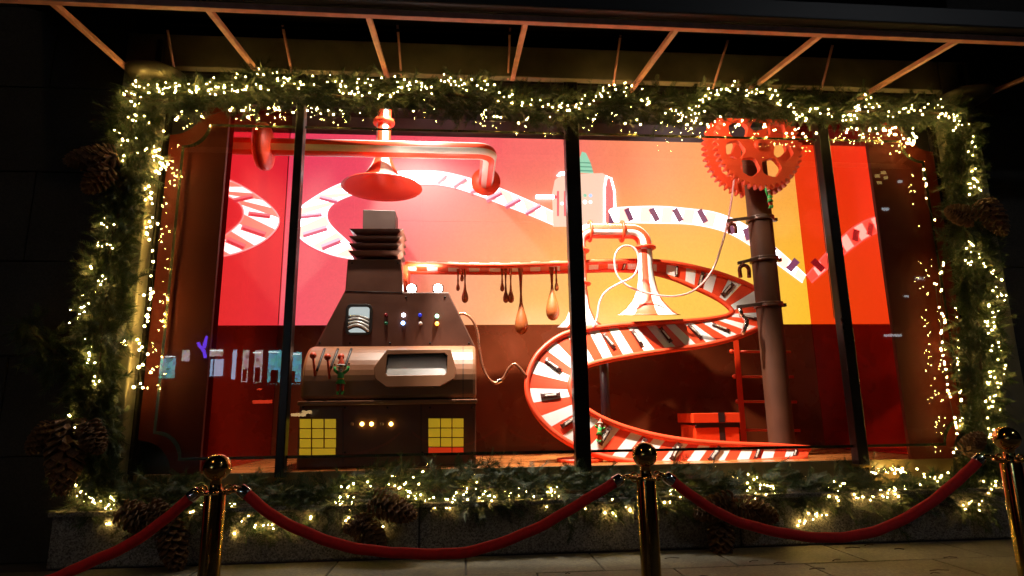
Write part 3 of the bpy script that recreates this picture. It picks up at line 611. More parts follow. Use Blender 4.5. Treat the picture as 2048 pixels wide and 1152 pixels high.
part('end_plate', MB().box(a.x, b.x, .78, 1.14, b.z, a.z), ORANGE, cv, .005)
q = at(1160, 905, .48)
part('support_post', MB().tube([(q.x, .5, FZ + .02), (q.x, .5, q.z + .2)], .05, 12), ORANGE, cv)
part('base_disc', MB().lathe([(0, .045), (.06, .045), (.08, .03), (.20, .028), (.205, .01), (.20, 0)], (q.x, .5, FZ + .001), n=28), RED, cv)
q = at(1208, 740, .95)
part('support_post', MB().tube([(q.x, .95, FZ), (q.x, .95, at(1208, 705, .95).z)], .045, 10), mat('post_plum', (.05, .02, .028), .4), cv)
q = at(1440, 690, 1.15)
# wrapped bars
barp = None
def make_bar():
    o = thing('chocolate_bar', (0, 0, 0), 'x', 'chocolate bar', 'wrapped chocolate bars on the striped conveyor')
    L, Wd, H = .125, .042, .017
    part('wrapper', MB().box(-L / 2, L / 2, -Wd / 2, Wd / 2, 0, H), WRAP, o, .008)
    for s in (-1, 1):
        x = s * L / 2
        part('crimped_end', MB().hexa([(x, -Wd * .35, .006), (x + s * .026, -Wd * .62, .004), (x + s * .026, Wd * .62, .004), (x, Wd * .35, .006), (x, -Wd * .35, .018), (x + s * .026, -Wd * .62, .010), (x + s * .026, Wd * .62, .010), (x, Wd * .35, .018)]), WRAP, o, .002)
    part('foil_band', MB().add([(-.052, -Wd * .36, H + .0012), (.05, -Wd * .16, H + .0012), (.05, Wd * .2, H + .0012), (-.052, Wd * .1, H + .0012)], [(0, 1, 2, 3)]), FOIL, o)
    return o
order = [(1247, 528, 'tiny far bar where the belt twists beside the pink hose loop'), (1355, 541, 'bar on upper far belt just right of the trumpet pipe'), (1402, 562, 'bar in shadow on upper far belt below the pink hose'), (1456, 580, 'bar on upper far belt left of the column'),
         (1497, 634, 'bar at right bend of belt below the hanging wrench claw'), (1441, 654, 'fifth bar from the middle mullion on the middle belt run'), (1389, 660, 'fourth bar from the middle mullion on the middle belt run'), (1331, 668, 'third bar from the middle mullion on the middle belt run'), (1274, 673, 'second bar from the middle mullion on the middle belt run'), (1217, 678, 'first bar right of the middle mullion on the middle belt run'),
         (1103, 729, 'upper bar on the left bend of the belt'), (1101, 792, 'level bar with orange wrapper flash at middle of the left bend'), (1137, 845, 'bar half hidden by the middle mullion at the lower left bend'), (1211, 866, 'bar on white stripe right of the elf lying on the belt'), (1281, 890, 'bar behind the ball of the middle stanchion'), (1352, 904, 'first bar right of the middle stanchion ball on the lowest belt run'), (1428, 909, 'second bar right of the middle stanchion ball on the lowest belt run'), (1512, 908, 'last but one bar before the lower belt end'), (1592, 907, 'last bar at the lower belt end under the column')]
mids = np.array([proj(v)[:] for v in MID])
for i, (x, y, lab) in enumerate(order):
    lo, hi = (0, 12 * 9) if i < 4 else ((12 * 9, 12 * 17) if i < 10 else (12 * 16, len(MID)))
    dd = (mids[lo:hi, 0] - x) ** 2 + (mids[lo:hi, 1] - y) ** 2; k = lo + int(dd.argmin())
    c, tn, crr, nn, wd = frame(Lc[min(k, len(Lc) - 1)])
    if barp is None: barp = make_bar(); o = barp
    else: o = copy_tree(barp)
    o['label'] = 'dark wrapped chocolate ' + lab
    j = random.uniform(-.25, .25); ax = (crr * math.cos(j) + tn * math.sin(j)).normalized(); ay = nn.cross(ax).normalized()
    sc = min(1, wd / .23); M = Matrix((ax, ay, nn)).transposed().to_4x4()
    tgt = at(x, y, c.y); off = tgt - c; off = crr * max(-.3 * wd, min(.3 * wd, off.dot(crr))) * .5
    M.translation = c + off + nn * .002
    o.matrix_world = M @ Matrix.Scale(max(.55, sc), 4)
# second elf lying on the belt, third hanging from the gear
k = int(((mids[12 * 20:, 0] - 1186) ** 2 + (mids[12 * 20:, 1] - 868) ** 2).argmin()) + 12 * 20; c, tn, crr, nn, wd = frame(Lc[k])
E = elf((0, 0, 0), .19, 'little elf lying on the lower striped belt beside the middle mullion', ((-.2, -.05, .75), (.22, -.05, .7)))
up_ = (-crr * .75 + tn * -.5).normalized()
if up_.z < 0: up_ = -up_
xx = up_.cross(nn).normalized(); M = Matrix((xx, -nn, up_)).transposed().to_4x4(); M.translation = at(1196, 885, c.y) + nn * .03; E.matrix_world = M
# ------------------------------------------------------------------ drips under the upper belt
drips = [(916, 541, 582, 8, 'short thin amber drip nearest the machine'), (924, 541, 563, 8, 'smallest amber drip tucked between two drips near the machine'), (930, 542, 606, 14, 'plump amber drip, longest of the three near the machine'), (1004, 542, 583, 9, 'short brown drip, left of the middle trio'), (1011, 542, 606, 12, 'round brown drip in the centre of the middle trio'), (1021, 541, 606, 13, 'round brown drip at the right of the middle trio'), (1041, 543, 669, 27, 'largest brown drip hanging down past the screen edge'), (1103, 541, 641, 28, 'large red brown drip left of the middle mullion'), (1112, 540, 582, 9, 'small red drip beside the large one at the middle mullion')]
for x, y0, y1, w, lab in drips:
    Y = 1.02; t_, bm = at(x, y0 - 6, Y), at(x, y1, Y); Ln = t_.z - bm.z; r = pxm(w / 2, Y); nk = max(.007, r * .16)
    pr = [(nk * 2.6, 0), (nk * 1.5, -.1 * Ln), (nk, -.3 * Ln), (nk * 1.1, -.45 * Ln)]
    hz = min(.55, 3.9 * r / Ln)
    pr = [(nk * 2.4, 0), (nk * 1.5, -(1 - hz) * .3 * Ln), (nk, -(1 - hz) * .62 * Ln), (nk * 1.5, -(1 - hz) * .85 * Ln)] + [(r * q, -Ln * (1 - hz * (1 - f))) for q, f in ((.42, 0), (.72, .25), (.95, .5), (1, .64), (.92, .8), (.66, .92), (.3, .985), (0, 1))]
    o = part('caramel_drip', MB().lathe(pr, t_, n=14), DRIP, origin=t_); dress(o, lab + ' under the orange belt', 'chocolate drip', 'caramel drips hanging below the belt')
# ------------------------------------------------------------------ striped pipes and trumpets
ST2 = [WHITE, ORANGE]
def stripes(n_): return lambda k, i=0: (k * n_ // 24) % 2
# upper pipe: wall flange -> elbow -> screen
YP = at(500, 298, .8).y
YP = .92
pa = at(500, 298, YP); pa.x = X0; pb = at(955, 297, YP); pb.z = pa.z = (pa.z + pb.z) / 2
up = thing('striped_wall_pipe', pa, 'red and white striped pipe crossing from the left wall and bending back to the screen', 'pipe')
R_ = .085
ctr = pb; path = [Vector((pa.x + .02, YP, pa.z)), Vector((pb.x - .1, YP, pa.z))]
for k in range(7):
    a = math.pi / 2 * k / 6; path.append(Vector((pb.x + .12 * math.sin(a), YP + .12 * (1 - math.cos(a)), pa.z)))
path.append(Vector((pb.x + .12, YBK - .02, pa.z)))
part('pipe', MB().tube(path, R_, 48, mi=lambda k: (k // 6) % 2), ST2, up)
part('wall_flange', MB().lathe([(.0, 0), (.235, 0), (.235, .03), (.22, .05), (.10, .09), (0, .09)], (X0 + .001, YP, pa.z), (1, 0, 0), 32), ORANGE, up)
part('screen_flange', MB().lathe([(.0, 0), (.17, 0), (.17, -.02), (0, -.022)], (pb.x + .12, YBK - .021, pa.z), (0, 1, 0), 32), ORANGE, up)
# ceiling funnel
YFN = 1.15; fc = at(764, 376, YFN); fR = pxm(83, YFN); zst = at(764, 310, YFN).z
fu = thing('ceiling_funnel', (fc.x, YFN, CZ), 'glossy red funnel with flared mouth hanging from the ceiling above the chimney', 'funnel')
prf = [(.075, CZ - fc.z), (.075, .55), (.078, .42), (.09, .33), (.12, .24), (.18, .14), (.26, .06), (fR - .01, .01), (fR, 0)]
part('horn', MB().lathe(prf, fc, n=24, mi=stripes(8)), ST2, fu)
part('mouth', MB().lathe([(fR, 0), (fR - .006, -.004), (fR * .9, .012), (.25, .05), (.16, .11), (.10, .2), (0, .3)], fc, n=40), mat('funnel_inside', (.80, .045, .008), .5), fu)
zr = at(764, 245, YFN).z
part('collar', MB().lathe([(.076, -.03), (.11, -.02), (.115, .0), (.11, .02), (.076, .03)], (fc.x, YFN, zr), n=24), ORANGE, fu)
# U-shaped trumpet pipe in the middle
YT = 1.0
tc_ = at(1297, 630, YT); zp = at(1240, 463, YT).z; xl = at(1160, 600, YT).x; rr_ = pxm(15.5, YT)
tp = thing('striped_trumpet_pipe', tc_, 'red and white striped pipe bending down into a wide trumpet behind the belt', 'trumpet pipe')
R2 = .14
path = [Vector((xl + .0, YT, zp - .5)), Vector((xl, YT, zp - R2))] + [Vector((xl + R2 - R2 * math.cos(a), YT, zp - R2 + R2 * math.sin(a))) for a in np.linspace(.25, math.pi / 2, 6)]
path += [Vector((tc_.x - R2 + R2 * math.sin(a), YT, zp - R2 + R2 * math.cos(a))) for a in np.linspace(0, math.pi / 2 - .1, 7)]
path += [Vector((tc_.x, YT, zp - R2 - .02)), Vector((tc_.x, YT, zp - .2))]
part('pipe', MB().tube(path, rr_, 24, mi=lambda k: (k // 3) % 2), ST2, tp)
hb = zp - .2 - tc_.z; fl = pxm(66, YT)
flare = [(rr_, hb), (rr_, hb * .72), (rr_ * 1.12, hb * .55), (rr_ * 1.4, hb * .38), (rr_ * 2.0, hb * .22), (rr_ * 2.9, hb * .10), (fl * .88, hb * .02), (fl, 0), (fl * .97, .002)]
def tilt(mb, c):
    k = (c.z + .02) / (YT + D); top = max(v.z for v in mb.v)
    for v in mb.v: v.z += (v.y - YT) * k * max(0, 1 - (v.z - c.z) / (top - c.z)) ** .5
    return mb
c2 = Vector((xl, YT, at(1165, 655, YT).z)); hb2 = zp - .5 - c2.z
part('trumpet', tilt(MB().lathe(flare, tc_, n=24, mi=lambda k, i: (k // 3) % 2), tc_), ST2, tp)
part('trumpet', tilt(MB().lathe([(rr_, hb2), (rr_, hb2 * .8), (rr_ * 1.3, hb2 * .4), (rr_ * 2., hb2 * .15), (fl * .75, 0), (fl * .7, -.005)], c2, n=24, mi=lambda k, i: (k // 3) % 2), c2), ST2, tp)
ring = [(rr_, -.012), (rr_ * 1.5, -.012), (rr_ * 1.55, 0), (rr_ * 1.5, .012), (rr_, .012)]
for p_, ax in ((Vector((at(1180, 470, YT).x, YT, zp)), (1, 0, 0)), (Vector((at(1244, 470, YT).x, YT, zp)), (1, 0, 0)), (Vector((tc_.x, YT, at(1297, 496, YT).z)), (0, 0, 1)), (Vector((xl, YT, at(1165, 502, YT).z)), (0, 0, 1)), (Vector((xl, YT, at(1165, 568, YT).z)), (0, 0, 1))):
    part('pipe_ring', MB().lathe(ring, p_, ax, 24), ORANGE, tp)
# ------------------------------------------------------------------ column with clamps
YC = .78; cc = at(1521, 450, YC); rc = .118
cz1 = at(1512, 300, YC).z
colm = thing('brown_column', (cc.x, YC, FZ), 'tall brown round column with clamp arms and grips behind the gears', 'column')
part('shaft', MB().lathe([(rc, 0), (rc, cz1 - FZ), (rc * .8, cz1 - FZ + .01), (0, cz1 - FZ + .01)], (cc.x, YC, FZ + .001), n=36), GREYBROWN, colm)
CL = mat('clamp_steel', (.16, .10, .085), .4, .5, var=.1)
for i, (ry, ax_, ay_, kind) in enumerate(((432, 1456, 440, 'hook'), (514, 1478, 525, 'claw'), (606, 1476, 613, 'wrench'))):
    z = at(1525, ry, YC - rc).z
    rg = part('clamp_ring', MB().lathe([(rc + .001, -.022), (rc + .02, -.022), (rc + .02, -.006), (rc + .013, 0), (rc + .02, .006), (rc + .02, .022), (rc + .001, .022)], (cc.x, YC, z), n=32).box(cc.x + rc + .015, cc.x + rc + .06, YC - .02, YC + .02, z - .016, z + .016), CL, colm)
    e_ = at(ax_, ay_, YC - rc * .9); s_ = Vector((cc.x - rc * .75, YC - rc * .75, z)); h = Vector((0, 0, .016)); dpt = Vector((0, .022, 0)); e_.y = s_.y
    part('clamp_arm', MB().hexa([e_ - h, s_ - h, s_ + h, e_ + h, e_ - h + dpt, s_ - h + dpt, s_ + h + dpt, e_ + h + dpt]), CL, colm, .003)
    c0 = e_ + Vector((.03, .01, -.03))
    if kind == 'wrench':
        m = MB().tube([c0 + Vector((0, 0, .02)), c0 + Vector((.01, 0, -.06))], .022, 8).tube([c0 + Vector((.01, 0, -.05)), c0 + Vector((.06, 0, -.10)), c0 + Vector((.05, 0, -.14)), c0 + Vector((.0, 0, -.24))], [.02, .026, .026, .018], 8)
    else:
        s2 = 1 if kind == 'claw' else .8; o3 = Vector((.03, 0, 0)) if kind == 'claw' else Vector((.02, 0, 0))
        arcp = [c0 + o3 + Vector((.048 * s2 * math.cos(a), 0, -.04 + .05 * s2 * math.sin(a))) for a in np.linspace(math.pi * 1.0, 0, 9)]
        m = MB().tube([arcp[0] + Vector((.004, 0, -.075 * s2))] + arcp + [arcp[-1] + Vector((-.004, 0, -.075 * s2))], .020 * s2, 8).tube([c0 + o3 * .6 + Vector((0, 0, .03)), c0 + o3 + Vector((0, 0, .0))], .015, 8)
    part('grip', m, mat('grip_red_brown', (.22, .05, .03), .35, .4, var=.15) if kind != 'wrench' else CHROME, colm)
# gears
def gear_outline(R, n_, d):
    d *= 1.5
    out = []
    for k in range(n_):
        for f, r in ((0, R - d), (.18, R - d), (.42, R), (.58, R), (.82, R - d)):
            a = 2 * math.pi * (k + f) / n_; out.append((r * math.cos(a), r * math.sin(a)))
    return out
def hole(cx, cz, r, rot):
    return [(cx + r * (1 + .06 * math.cos(5 * (a))) * math.cos(a + rot), cz + r * (1 + .06 * math.cos(5 * a)) * math.sin(a + rot)) for a in np.linspace(0, 2 * math.pi, 21)[:-1]]
def gear(px_, py_, Rpx, Y, n_, label, nh, a0, th):
    c = at(px_, py_, Y); R = pxm(Rpx, Y)
    o = thing('gear_wheel', c, label, 'gear wheel', 'orange gear wheels on top of the column')
    hs = [hole(R * .56 * math.cos(a0 + 2 * math.pi * k / nh), R * .56 * math.sin(a0 + 2 * math.pi * k / nh), R * .225, k) for k in range(nh)]
    part('toothed_disc', shift(plate(gear_outline(R, n_, R * .055), hs, th, .004), c), ORANGE, o)
    part('hub', MB().lathe([(0, 0), (.045, 0), (.05, .01), (.05, .03)], c + Vector((0, -th / 2 - .02, 0)), (0, 1, 0), 20), ORANGE, o)
    part('axle', MB().lathe([(.014, 0), (.014, .4)], c + Vector((0, -th / 2 - .03, 0)), (0, 1, 0), 12), DARK, o)
    return o
gear(1515, 293, 101, .52, 46, 'large front orange gear wheel with rounded holes in front of the column top', 7, math.radians(-65), .05)
gear(1499, 305, 108, 1.02, 50, 'larger orange gear wheel standing behind the column top', 7, math.radians(-40), .05)
c = at(1543, 416, .50); E = elf((0, 0, 0), .20, 'small elf with one arm up dangling from the front gear rim', ((-.16, -.03, .55), (.12, .02, 1.1)))
E.location = c; E.rotation_euler = (0, math.radians(6), math.radians(190))
# pink hose
h1 = [(1482, 316), (1470, 350), (1463, 400), (1455, 445), (1445, 485), (1425, 540), (1392, 578), (1352, 592), (1308, 589), (1268, 578), (1243, 562), (1231, 540), (1230, 512), (1240, 496), (1254, 491), (1269, 497), (1277, 515), (1274, 540), (1262, 556), (1236, 568), (1211, 584), (1199, 605), (1194, 635), (1186, 655)]
hy = [1.0, .95, .85, .75, .7, .7, .72, .75, .78, .8, .82, .83, .83, .83, .82, .8, .78, .76, .76, .78, .8, .8, .78, .74]
hs = thing('pink_hose', at(1300, 590, .8), 'thin pale pink hose curving from the gears and looping before the trumpet', 'hose')
part('hose', MB().tube(catmull([at(a, b, y) for (a, b), y in zip(h1, hy)], 5), .0105, 8), PINKHOSE, hs)
# ladder behind the column
ld = thing('red_ladder', at(1500, 915, 1.1), 'red ladder leaning behind the brown column', 'ladder')
YL = 1.12
for dx in (0, 92):
    part('rail', MB().hexa([at(1484 + dx, 905, YL), at(1496 + dx, 905, YL), at(1477 + dx, 676, YL), at(1466 + dx, 676, YL), at(1484 + dx, 905, YL + .04), at(1496 + dx, 905, YL + .04), at(1477 + dx, 676, YL + .04), at(1466 + dx, 676, YL + .04)]), RED, ld, .004)
for y in (703, 753, 803, 860):
    x = 1463 + (y - 703) * .12
    rg = part('rung', MB().tube([at(x + 2, y, YL + .02), at(x + 118, y + 1, YL + .02)], .014, 8), RED, ld)
    part('rung_knob', MB().ball(at(x, y, YL + .02), .024, 8, 6), RED, rg)
# gift box
YG = .82
gz = lambda py: at(1435, py, YG).z
g0 = at(1390, 870, YG).x; g1 = at(1481, 870, YG).x
gf = thing('gift_box', ((g0 + g1) / 2, YG + .2, FZ), 'red gift box with dark ribbon on the display floor by the ladder', 'gift box')
part('box', MB().box(g0 + .01, g1 - .01, YG, YG + .4, FZ + .001, gz(850)), RED, gf, .004)
part('lid', MB().box(g0 - .012, g1 + .004, YG - .02, YG + .42, gz(845), gz(826)), RED, gf, .004)
xm = at(1444, 860, YG).x
part('ribbon', MB().box(xm - .028, xm + .028, YG - .003, YG - .0005, FZ + .002, gz(846)).box(xm - .036, xm + .028, YG - .024, YG - .0205, gz(845) + .001, gz(826) + .003).box(xm - .036, xm + .028, YG - .0205, YG + .42, gz(826) + .0005, gz(826) + .003).box(g0 + .004, g1 - .004, YG - .006, YG - .0035, gz(855), gz(846)), RIBBON, gf)
# ------------------------------------------------------------------ stanchions and velvet ropes
YS = -3.1
posts = [(437, 908), (1288, 884), (2009, 853)]
plabel = ['polished brass rope stanchion in front of the machine', 'polished brass rope stanchion in front of the middle mullion', 'polished brass rope stanchion at the right garland']
rb = pxm(24.5, YS); rp = pxm(19, YS); rings = []
for i, (x, y) in enumerate(posts):
    t_ = at(x, y, YS); bc = t_ - Vector((0, 0, rb)); dz = bc.z
    o = thing('rope_stanchion', (t_.x, YS, GZ), plabel[i], 'stanchion', 'brass stanchions along the pavement')
    part('ball_finial', MB().ball(bc, rb, 32, 20), GOLD, o)
    part('neck', MB().lathe([(rb * .5, -rb * .80), (rb * .42, -rb * 1.05), (rb * .44, -rb * 1.5), (rb * .52, -rb * 1.62), (rb * .52, -rb * 1.75)], bc, n=20), GOLD, o)
    zr = bc.z - rb * 1.75; rings.append(Vector((t_.x, YS, zr)))
    rm = MB().lathe([(rb * .5, -.004), (rb * .62, -.004), (rb * .62, .003), (rb * .5, .003)], (t_.x, YS, zr), n=24)
    for k in range(4):
        a = math.pi / 2 * k + .08; ce = Vector((t_.x + math.cos(a) * rb * 1.02, YS + math.sin(a) * rb * 1.02, zr))
        rm.tube([ce + Vector((math.cos(b) * rb * .42, math.sin(b) * rb * .42, 0)) for b in np.linspace(0, 2 * math.pi, 17)[:-1]], .0045, 6, closed=True, ref=(0, 0, 1))
    part('hook_ring', rm, GOLD, o)
    part('post', MB().lathe([(rp * .96, -.004), (rp, -.010), (rp, -(zr - GZ) + .05)], (t_.x, YS, zr), n=28), GOLD, o)
    part('base', MB().lathe([(rp, .06), (.04, .045), (.10, .028), (.15, .016), (.155, 0), (.0, 0)], (t_.x, YS, GZ + .003), n=32), GOLD, o)
def rope(pts, label, ends):
    P = catmull([at(a, b, YS) for a, b in pts], 8)
    P = [p_ + Vector((0, 0, .0012 * math.sin(i * .37 + pts[0][0]) + .0008 * math.sin(i * 1.1))) for i, p_ in enumerate(P)]
    o = thing('velvet_rope', P[len(P) // 2], label, 'velvet rope', 'red velvet ropes between the stanchions')
    part('rope', MB().tube(P, .0152, 16), VELVET, o)
    for e_, nx, tgt in ends:
        q = P[0] if e_ == 0 else P[-1]; d = (P[0] - P[3]).normalized() if e_ == 0 else (P[-1] - P[-4]).normalized()
        cp = part('end_cap', MB().lathe([(.0172, -.014), (.0178, -.012), (.0172, .010), (.0145, .014), (.006, .017), (.004, .019)], q, d, 16), CHROME if nx else GOLD, o)
        if tgt is not None:
            a = q + d * .017; b = tgt + (a - tgt).normalized() * rb * .95; b.y = YS
            md = (a + b) / 2 + Vector((0, 0, .004))
            part('snap_hook', MB().tube([a, md, b], [.0045, .006, .0035], 8).tube([b + Vector((math.cos(t) * .011, 0, math.sin(t) * .013)) for t in np.linspace(0, 2 * math.pi, 13)[:-1]], .0028, 6, closed=True, ref=(0, 1, 0)), GOLD, cp)
    return o
rope([(-560, 985), (-480, 1075), (-380, 1150), (-250, 1195), (-120, 1205), (0, 1188), (90, 1163), (170, 1130), (255, 1090), (335, 1035), (389, 988)], 'red velvet rope rising from lower left edge to the first stanchion', [(1, 1, rings[0])])
rope([(487, 983), (560, 1040), (650, 1080), (740, 1100), (840, 1108), (950, 1100), (1060, 1063), (1150, 1012), (1236, 962)], 'red velvet rope sagging between the left and middle stanchions', [(0, 1, rings[0]), (1, 1, rings[1])])
rope([(1338, 957), (1400, 1003), (1480, 1044), (1580, 1069), (1680, 1074), (1765, 1058), (1850, 1012), (1915, 962), (1958, 919)], 'red velvet rope sagging between the middle and right stanchions', [(0, 1, rings[1]), (1, 1, rings[2])])
rope([(2062, 925), (2100, 960), (2160, 1010), (2240, 1050), (2340, 1068)], 'short visible start of red velvet rope right of the last stanchion', [(0, 1, rings[2])])
# ------------------------------------------------------------------ evergreen garland
def fastmesh(name, V, F, m, parent=None, kind=None, smooth=False):
    me = bpy.data.meshes.new(name); nv, nf = len(V), len(F); me.vertices.add(nv); me.vertices.foreach_set('co', np.asarray(V, np.float32).ravel())
    me.loops.add(nf * 3); me.loops.foreach_set('vertex_index', np.asarray(F, np.int32).ravel()); me.polygons.add(nf)
    me.polygons.foreach_set('loop_start', np.arange(0, nf * 3, 3, dtype=np.int32)); me.materials.append(m); me.update(calc_edges=True); me.validate()
    o = bpy.data.objects.new(name, me); COL.objects.link(o)
    if parent: o.parent = parent; o.matrix_parent_inverse = Matrix.Translation(-ORG[parent.name])
    if kind: o['kind'] = kind
    return o
NEEDLE = bpy.data.materials.new('evergreen_needles'); NEEDLE.use_nodes = True; n = NEEDLE.node_tree; b = n.nodes['Principled BSDF']
ge = n.nodes.new('ShaderNodeNewGeometry'); cr = n.nodes.new('ShaderNodeValToRGB'); e = cr.color_ramp.elements
e[0].color = (.014, .032, .009, 1); e[1].color = (.070, .090, .018, 1); k = e.new(.55); k.color = (.028, .058, .013, 1); k = e.new(.8); k.color = (.055, .085, .018, 1); k = e.new(.97); k.color = (.12, .08, .03, 1)
n.links.new(ge.outputs['Random Per Island'], cr.inputs[0]); n.links.new(cr.outputs[0], b.inputs['Base Color']); b.inputs['Roughness'].default_value = .55
b.inputs['Subsurface Weight'].default_value = 0
def sprig_template(kind):
    V = []; F = []
    def tri(a, b_, c): i = len(V); V.extend([a, b_, c]); F.append((i, i + 1, i + 2))
    r = random.Random(kind)
    if kind < 2:                                       # flat cedar spray: side branchlets with scale leaves
        for i in range(11):
            x = .10 + .85 * i / 11; ln = .34 * (1 - .55 * i / 11)
            for s in (-1, 1):
                a = math.radians(r.uniform(38, 58)); d = Vector((math.cos(a), s * math.sin(a), r.uniform(-.15, .1))); b0 = Vector((x, 0, -.18 * x * x)); nrm = Vector((-d.y, d.x, 0))
                e_ = b0 + d * ln; tri(b0 - nrm * .022, b0 + nrm * .022, e_)
                for q in (.4, .7):
                    for s2 in (-1, 1):
                        d2 = (d + nrm * s2 * .8).normalized(); m_ = b0 + d * ln * q; tri(m_ - d * .018, m_ + d * .018, m_ + d2 * ln * .32)
        tri(Vector((0, -.012, 0)), Vector((0, .012, 0)), Vector((1, 0, -.2)))
    else:                                              # pine tuft: long needles all round
        for i in range(44):
            x = .12 + .85 * r.random(); a = r.uniform(0, 6.28); sp_ = r.uniform(.35, .8)
            d = Vector((math.cos(sp_), math.sin(sp_) * math.cos(a), math.sin(sp_) * math.sin(a))); b0 = Vector((x, 0, -.08 * x)); w = d.cross(Vector((.3, .5, .8))).normalized() * .011
            tri(b0 - w, b0 + w, b0 + d * r.uniform(.30, .5))
        tri(Vector((0, -.015, 0)), Vector((0, .015, 0)), Vector((1, 0, -.08)))
    return np.array([v[:] for v in V]), np.array(F)
TPL = [sprig_template(k) for k in range(4)]
def sprigs(points, dirs, lens):
    VV = []; FF = []; off = 0
    pick = rng.integers(0, 4, len(points))
    for t in range(4):
        idx = np.where(pick == t)[0]
        if not len(idx): continue
        tv, tf = TPL[t]; d = dirs[idx]; d /= np.linalg.norm(d, axis=1, keepdims=True)
        u_ = rng.normal(size=(len(idx), 3)) + np.array([0, -.8, .8]); s_ = np.cross(u_, d); s_ /= np.linalg.norm(s_, axis=1, keepdims=True); w_ = np.cross(d, s_)
        M = np.stack([d, s_, w_], axis=1) * lens[idx][:, None, None]
        vv = np.einsum('tk,nkj->ntj', tv, M) + points[idx][:, None, :]
        ff = tf[None] + (np.arange(len(idx)) * len(tv))[:, None, None] + off
        VV.append(vv.reshape(-1, 3)); FF.append(ff.reshape(-1, 3)); off += len(idx) * len(tv)
    return np.concatenate(VV), np.concatenate(FF)
def polypts(poly, n_):
    P = np.array(poly, float); L = np.r_[0, np.cumsum(np.linalg.norm(np.diff(P, axis=0), axis=1))]; d = np.sort(rng.uniform(0, L[-1], n_))
    return np.c_[np.interp(d, L, P[:, 0]), np.interp(d, L, P[:, 1])]
def garland(poly, n_, rad, label, Y=-.20, sag=0., fan=1.):
    rad *= .82
    pc = polypts(poly, n_); C3 = np.array([at(a, b, Y)[:] for a, b in pc])
    ph = rng.uniform(0, 2 * np.pi, n_); rr2 = rad * np.sqrt(rng.uniform(0, 1, n_)) * (1 + .35 * np.sin(pc[:, 0] * .031 + pc[:, 1] * .023) + .2 * np.sin(pc[:, 0] * .09 + pc[:, 1] * .07))
    tang = np.gradient(C3, axis=0); tang /= np.linalg.norm(tang, axis=1, keepdims=True) + 1e-9
    tang = np.array([(C3[-1] - C3[0]) / np.linalg.norm(C3[-1] - C3[0])] * n_)
    yv = np.tile([0, -1., 0], (n_, 1)); sv = np.cross(tang, yv)
    off = sv * np.cos(ph)[:, None] + yv * (np.sin(ph) * .55)[:, None]
    pts = C3 + off * rr2[:, None]; pts[:, 1] = np.minimum(pts[:, 1], -.07)
    dirs = off * .9 * fan + tang * rng.choice([-1, 1, 1], n_)[:, None] * .9 + rng.normal(size=(n_, 3)) * .45 + np.array([0, -.25, -.22 - sag])
    lens = rng.uniform(.08, .175, n_)
    o = thing('evergreen_garland', C3[n_ // 2], label, 'garland', 'evergreen garlands round the window')
    V, F = sprigs(pts, dirs, lens)
    V[:, 1] = np.minimum(V[:, 1], -.012)
    fastmesh('foliage', V, F, NEEDLE, o, 'stuff')
    nb = len(poly) * 3; bp = catmull([at(a, b, Y) + Vector((0, random.uniform(-.02, .02), random.uniform(-.03, .03))) for a, b in poly], 4)
    part('branch', MB().tube(bp, .014, 6), BARK, o)
    return o
G_TOP = [(250, 195), (330, 200), (420, 190), (520, 172), (640, 185), (760, 190), (880, 192), (1000, 203), (1100, 215), (1200, 212), (1280, 212), (1380, 215), (1480, 198), (1580, 212), (1680, 222), (1780, 222), (1880, 225), (1945, 245)]
G_LEFT = [(268, 215), (262, 280), (255, 350), (238, 430), (222, 500), (212, 580), (203, 660), (200, 740), (190, 820), (182, 900), (178, 970)]
G_RIGHT = [(1925, 250), (1922, 320), (1925, 400), (1938, 480), (1950, 560), (1958, 640), (1962, 720), (1965, 800), (1968, 880), (1970, 960)]
G_BOT = [(165, 990), (260, 1012), (360, 1005), (470, 1012), (560, 1016), (660, 1002), (760, 985), (860, 978), (960, 972), (1060, 982), (1160, 990), (1260, 985), (1360, 985), (1460, 985), (1560, 992), (1660, 985), (1760, 990), (1860, 985), (1965, 985)]
garland(G_TOP, 3400, .13, 'long evergreen garland with fairy lights along the top of the window')
garland(G_LEFT, 2300, .15, 'upright evergreen garland with fairy lights down the left of the window')
garland(G_RIGHT, 2200, .15, 'upright evergreen garland with fairy lights down the right of the window')
garland(G_BOT, 4600, .165, 'long evergreen garland with fairy lights along the bottom sill', Y=-.24, sag=.25)
garland([(40, 640), (100, 690), (150, 740), (185, 790)], 240, .12, 'sparse drooping evergreen branch reaching out left of the window', Y=-.22, sag=.4)
# ------------------------------------------------------------------ fairy lights
BULB = emis('fairy_light_glow', (1, .64, .16), 140, (.8, .7, .5))
ico = bmesh.new(); bmesh.ops.create_icosphere(ico, subdivisions=1, radius=1); IV = np.array([v.co[:] for v in ico.verts]); IF = np.array([[v.index for v in f.verts] for f in ico.faces]); ico.free()
def string(paths, label, spread=10, step=11, Y=(-.34, -.24), r=.0045):
    V = []; F = []; off = 0; wires = []; first = None
    for pth in paths:
        L = sum(math.dist(a, b) for a, b in zip(pth[:-1], pth[1:])); n_ = max(3, int(L / step * 1.15)); pc = polypts(pth, n_); last = []
        pc += rng.normal(size=pc.shape) * spread * .6
        for a, b in pc:
            c = at(a, b, rng.uniform(*Y)); s = r * rng.choice([.7, .85, 1, 1, 1.25]); V.append(IV * s + np.array(c[:])); F.append(IF + off); off += len(IV); last.append(c)
        if len(last) > 2: wires.append(MB().tube([q + Vector((0, .012, 0)) for q in last], .0022, 3, cap=False))
        first = first or last[0]
    o = thing('fairy_light_string', first, label, 'fairy lights', 'strings of warm fairy lights in the garland')
    fastmesh('bulbs', np.concatenate(V), np.concatenate(F), BULB, o, 'stuff'); [part('wire', w, WIRE, o) for w in wires]
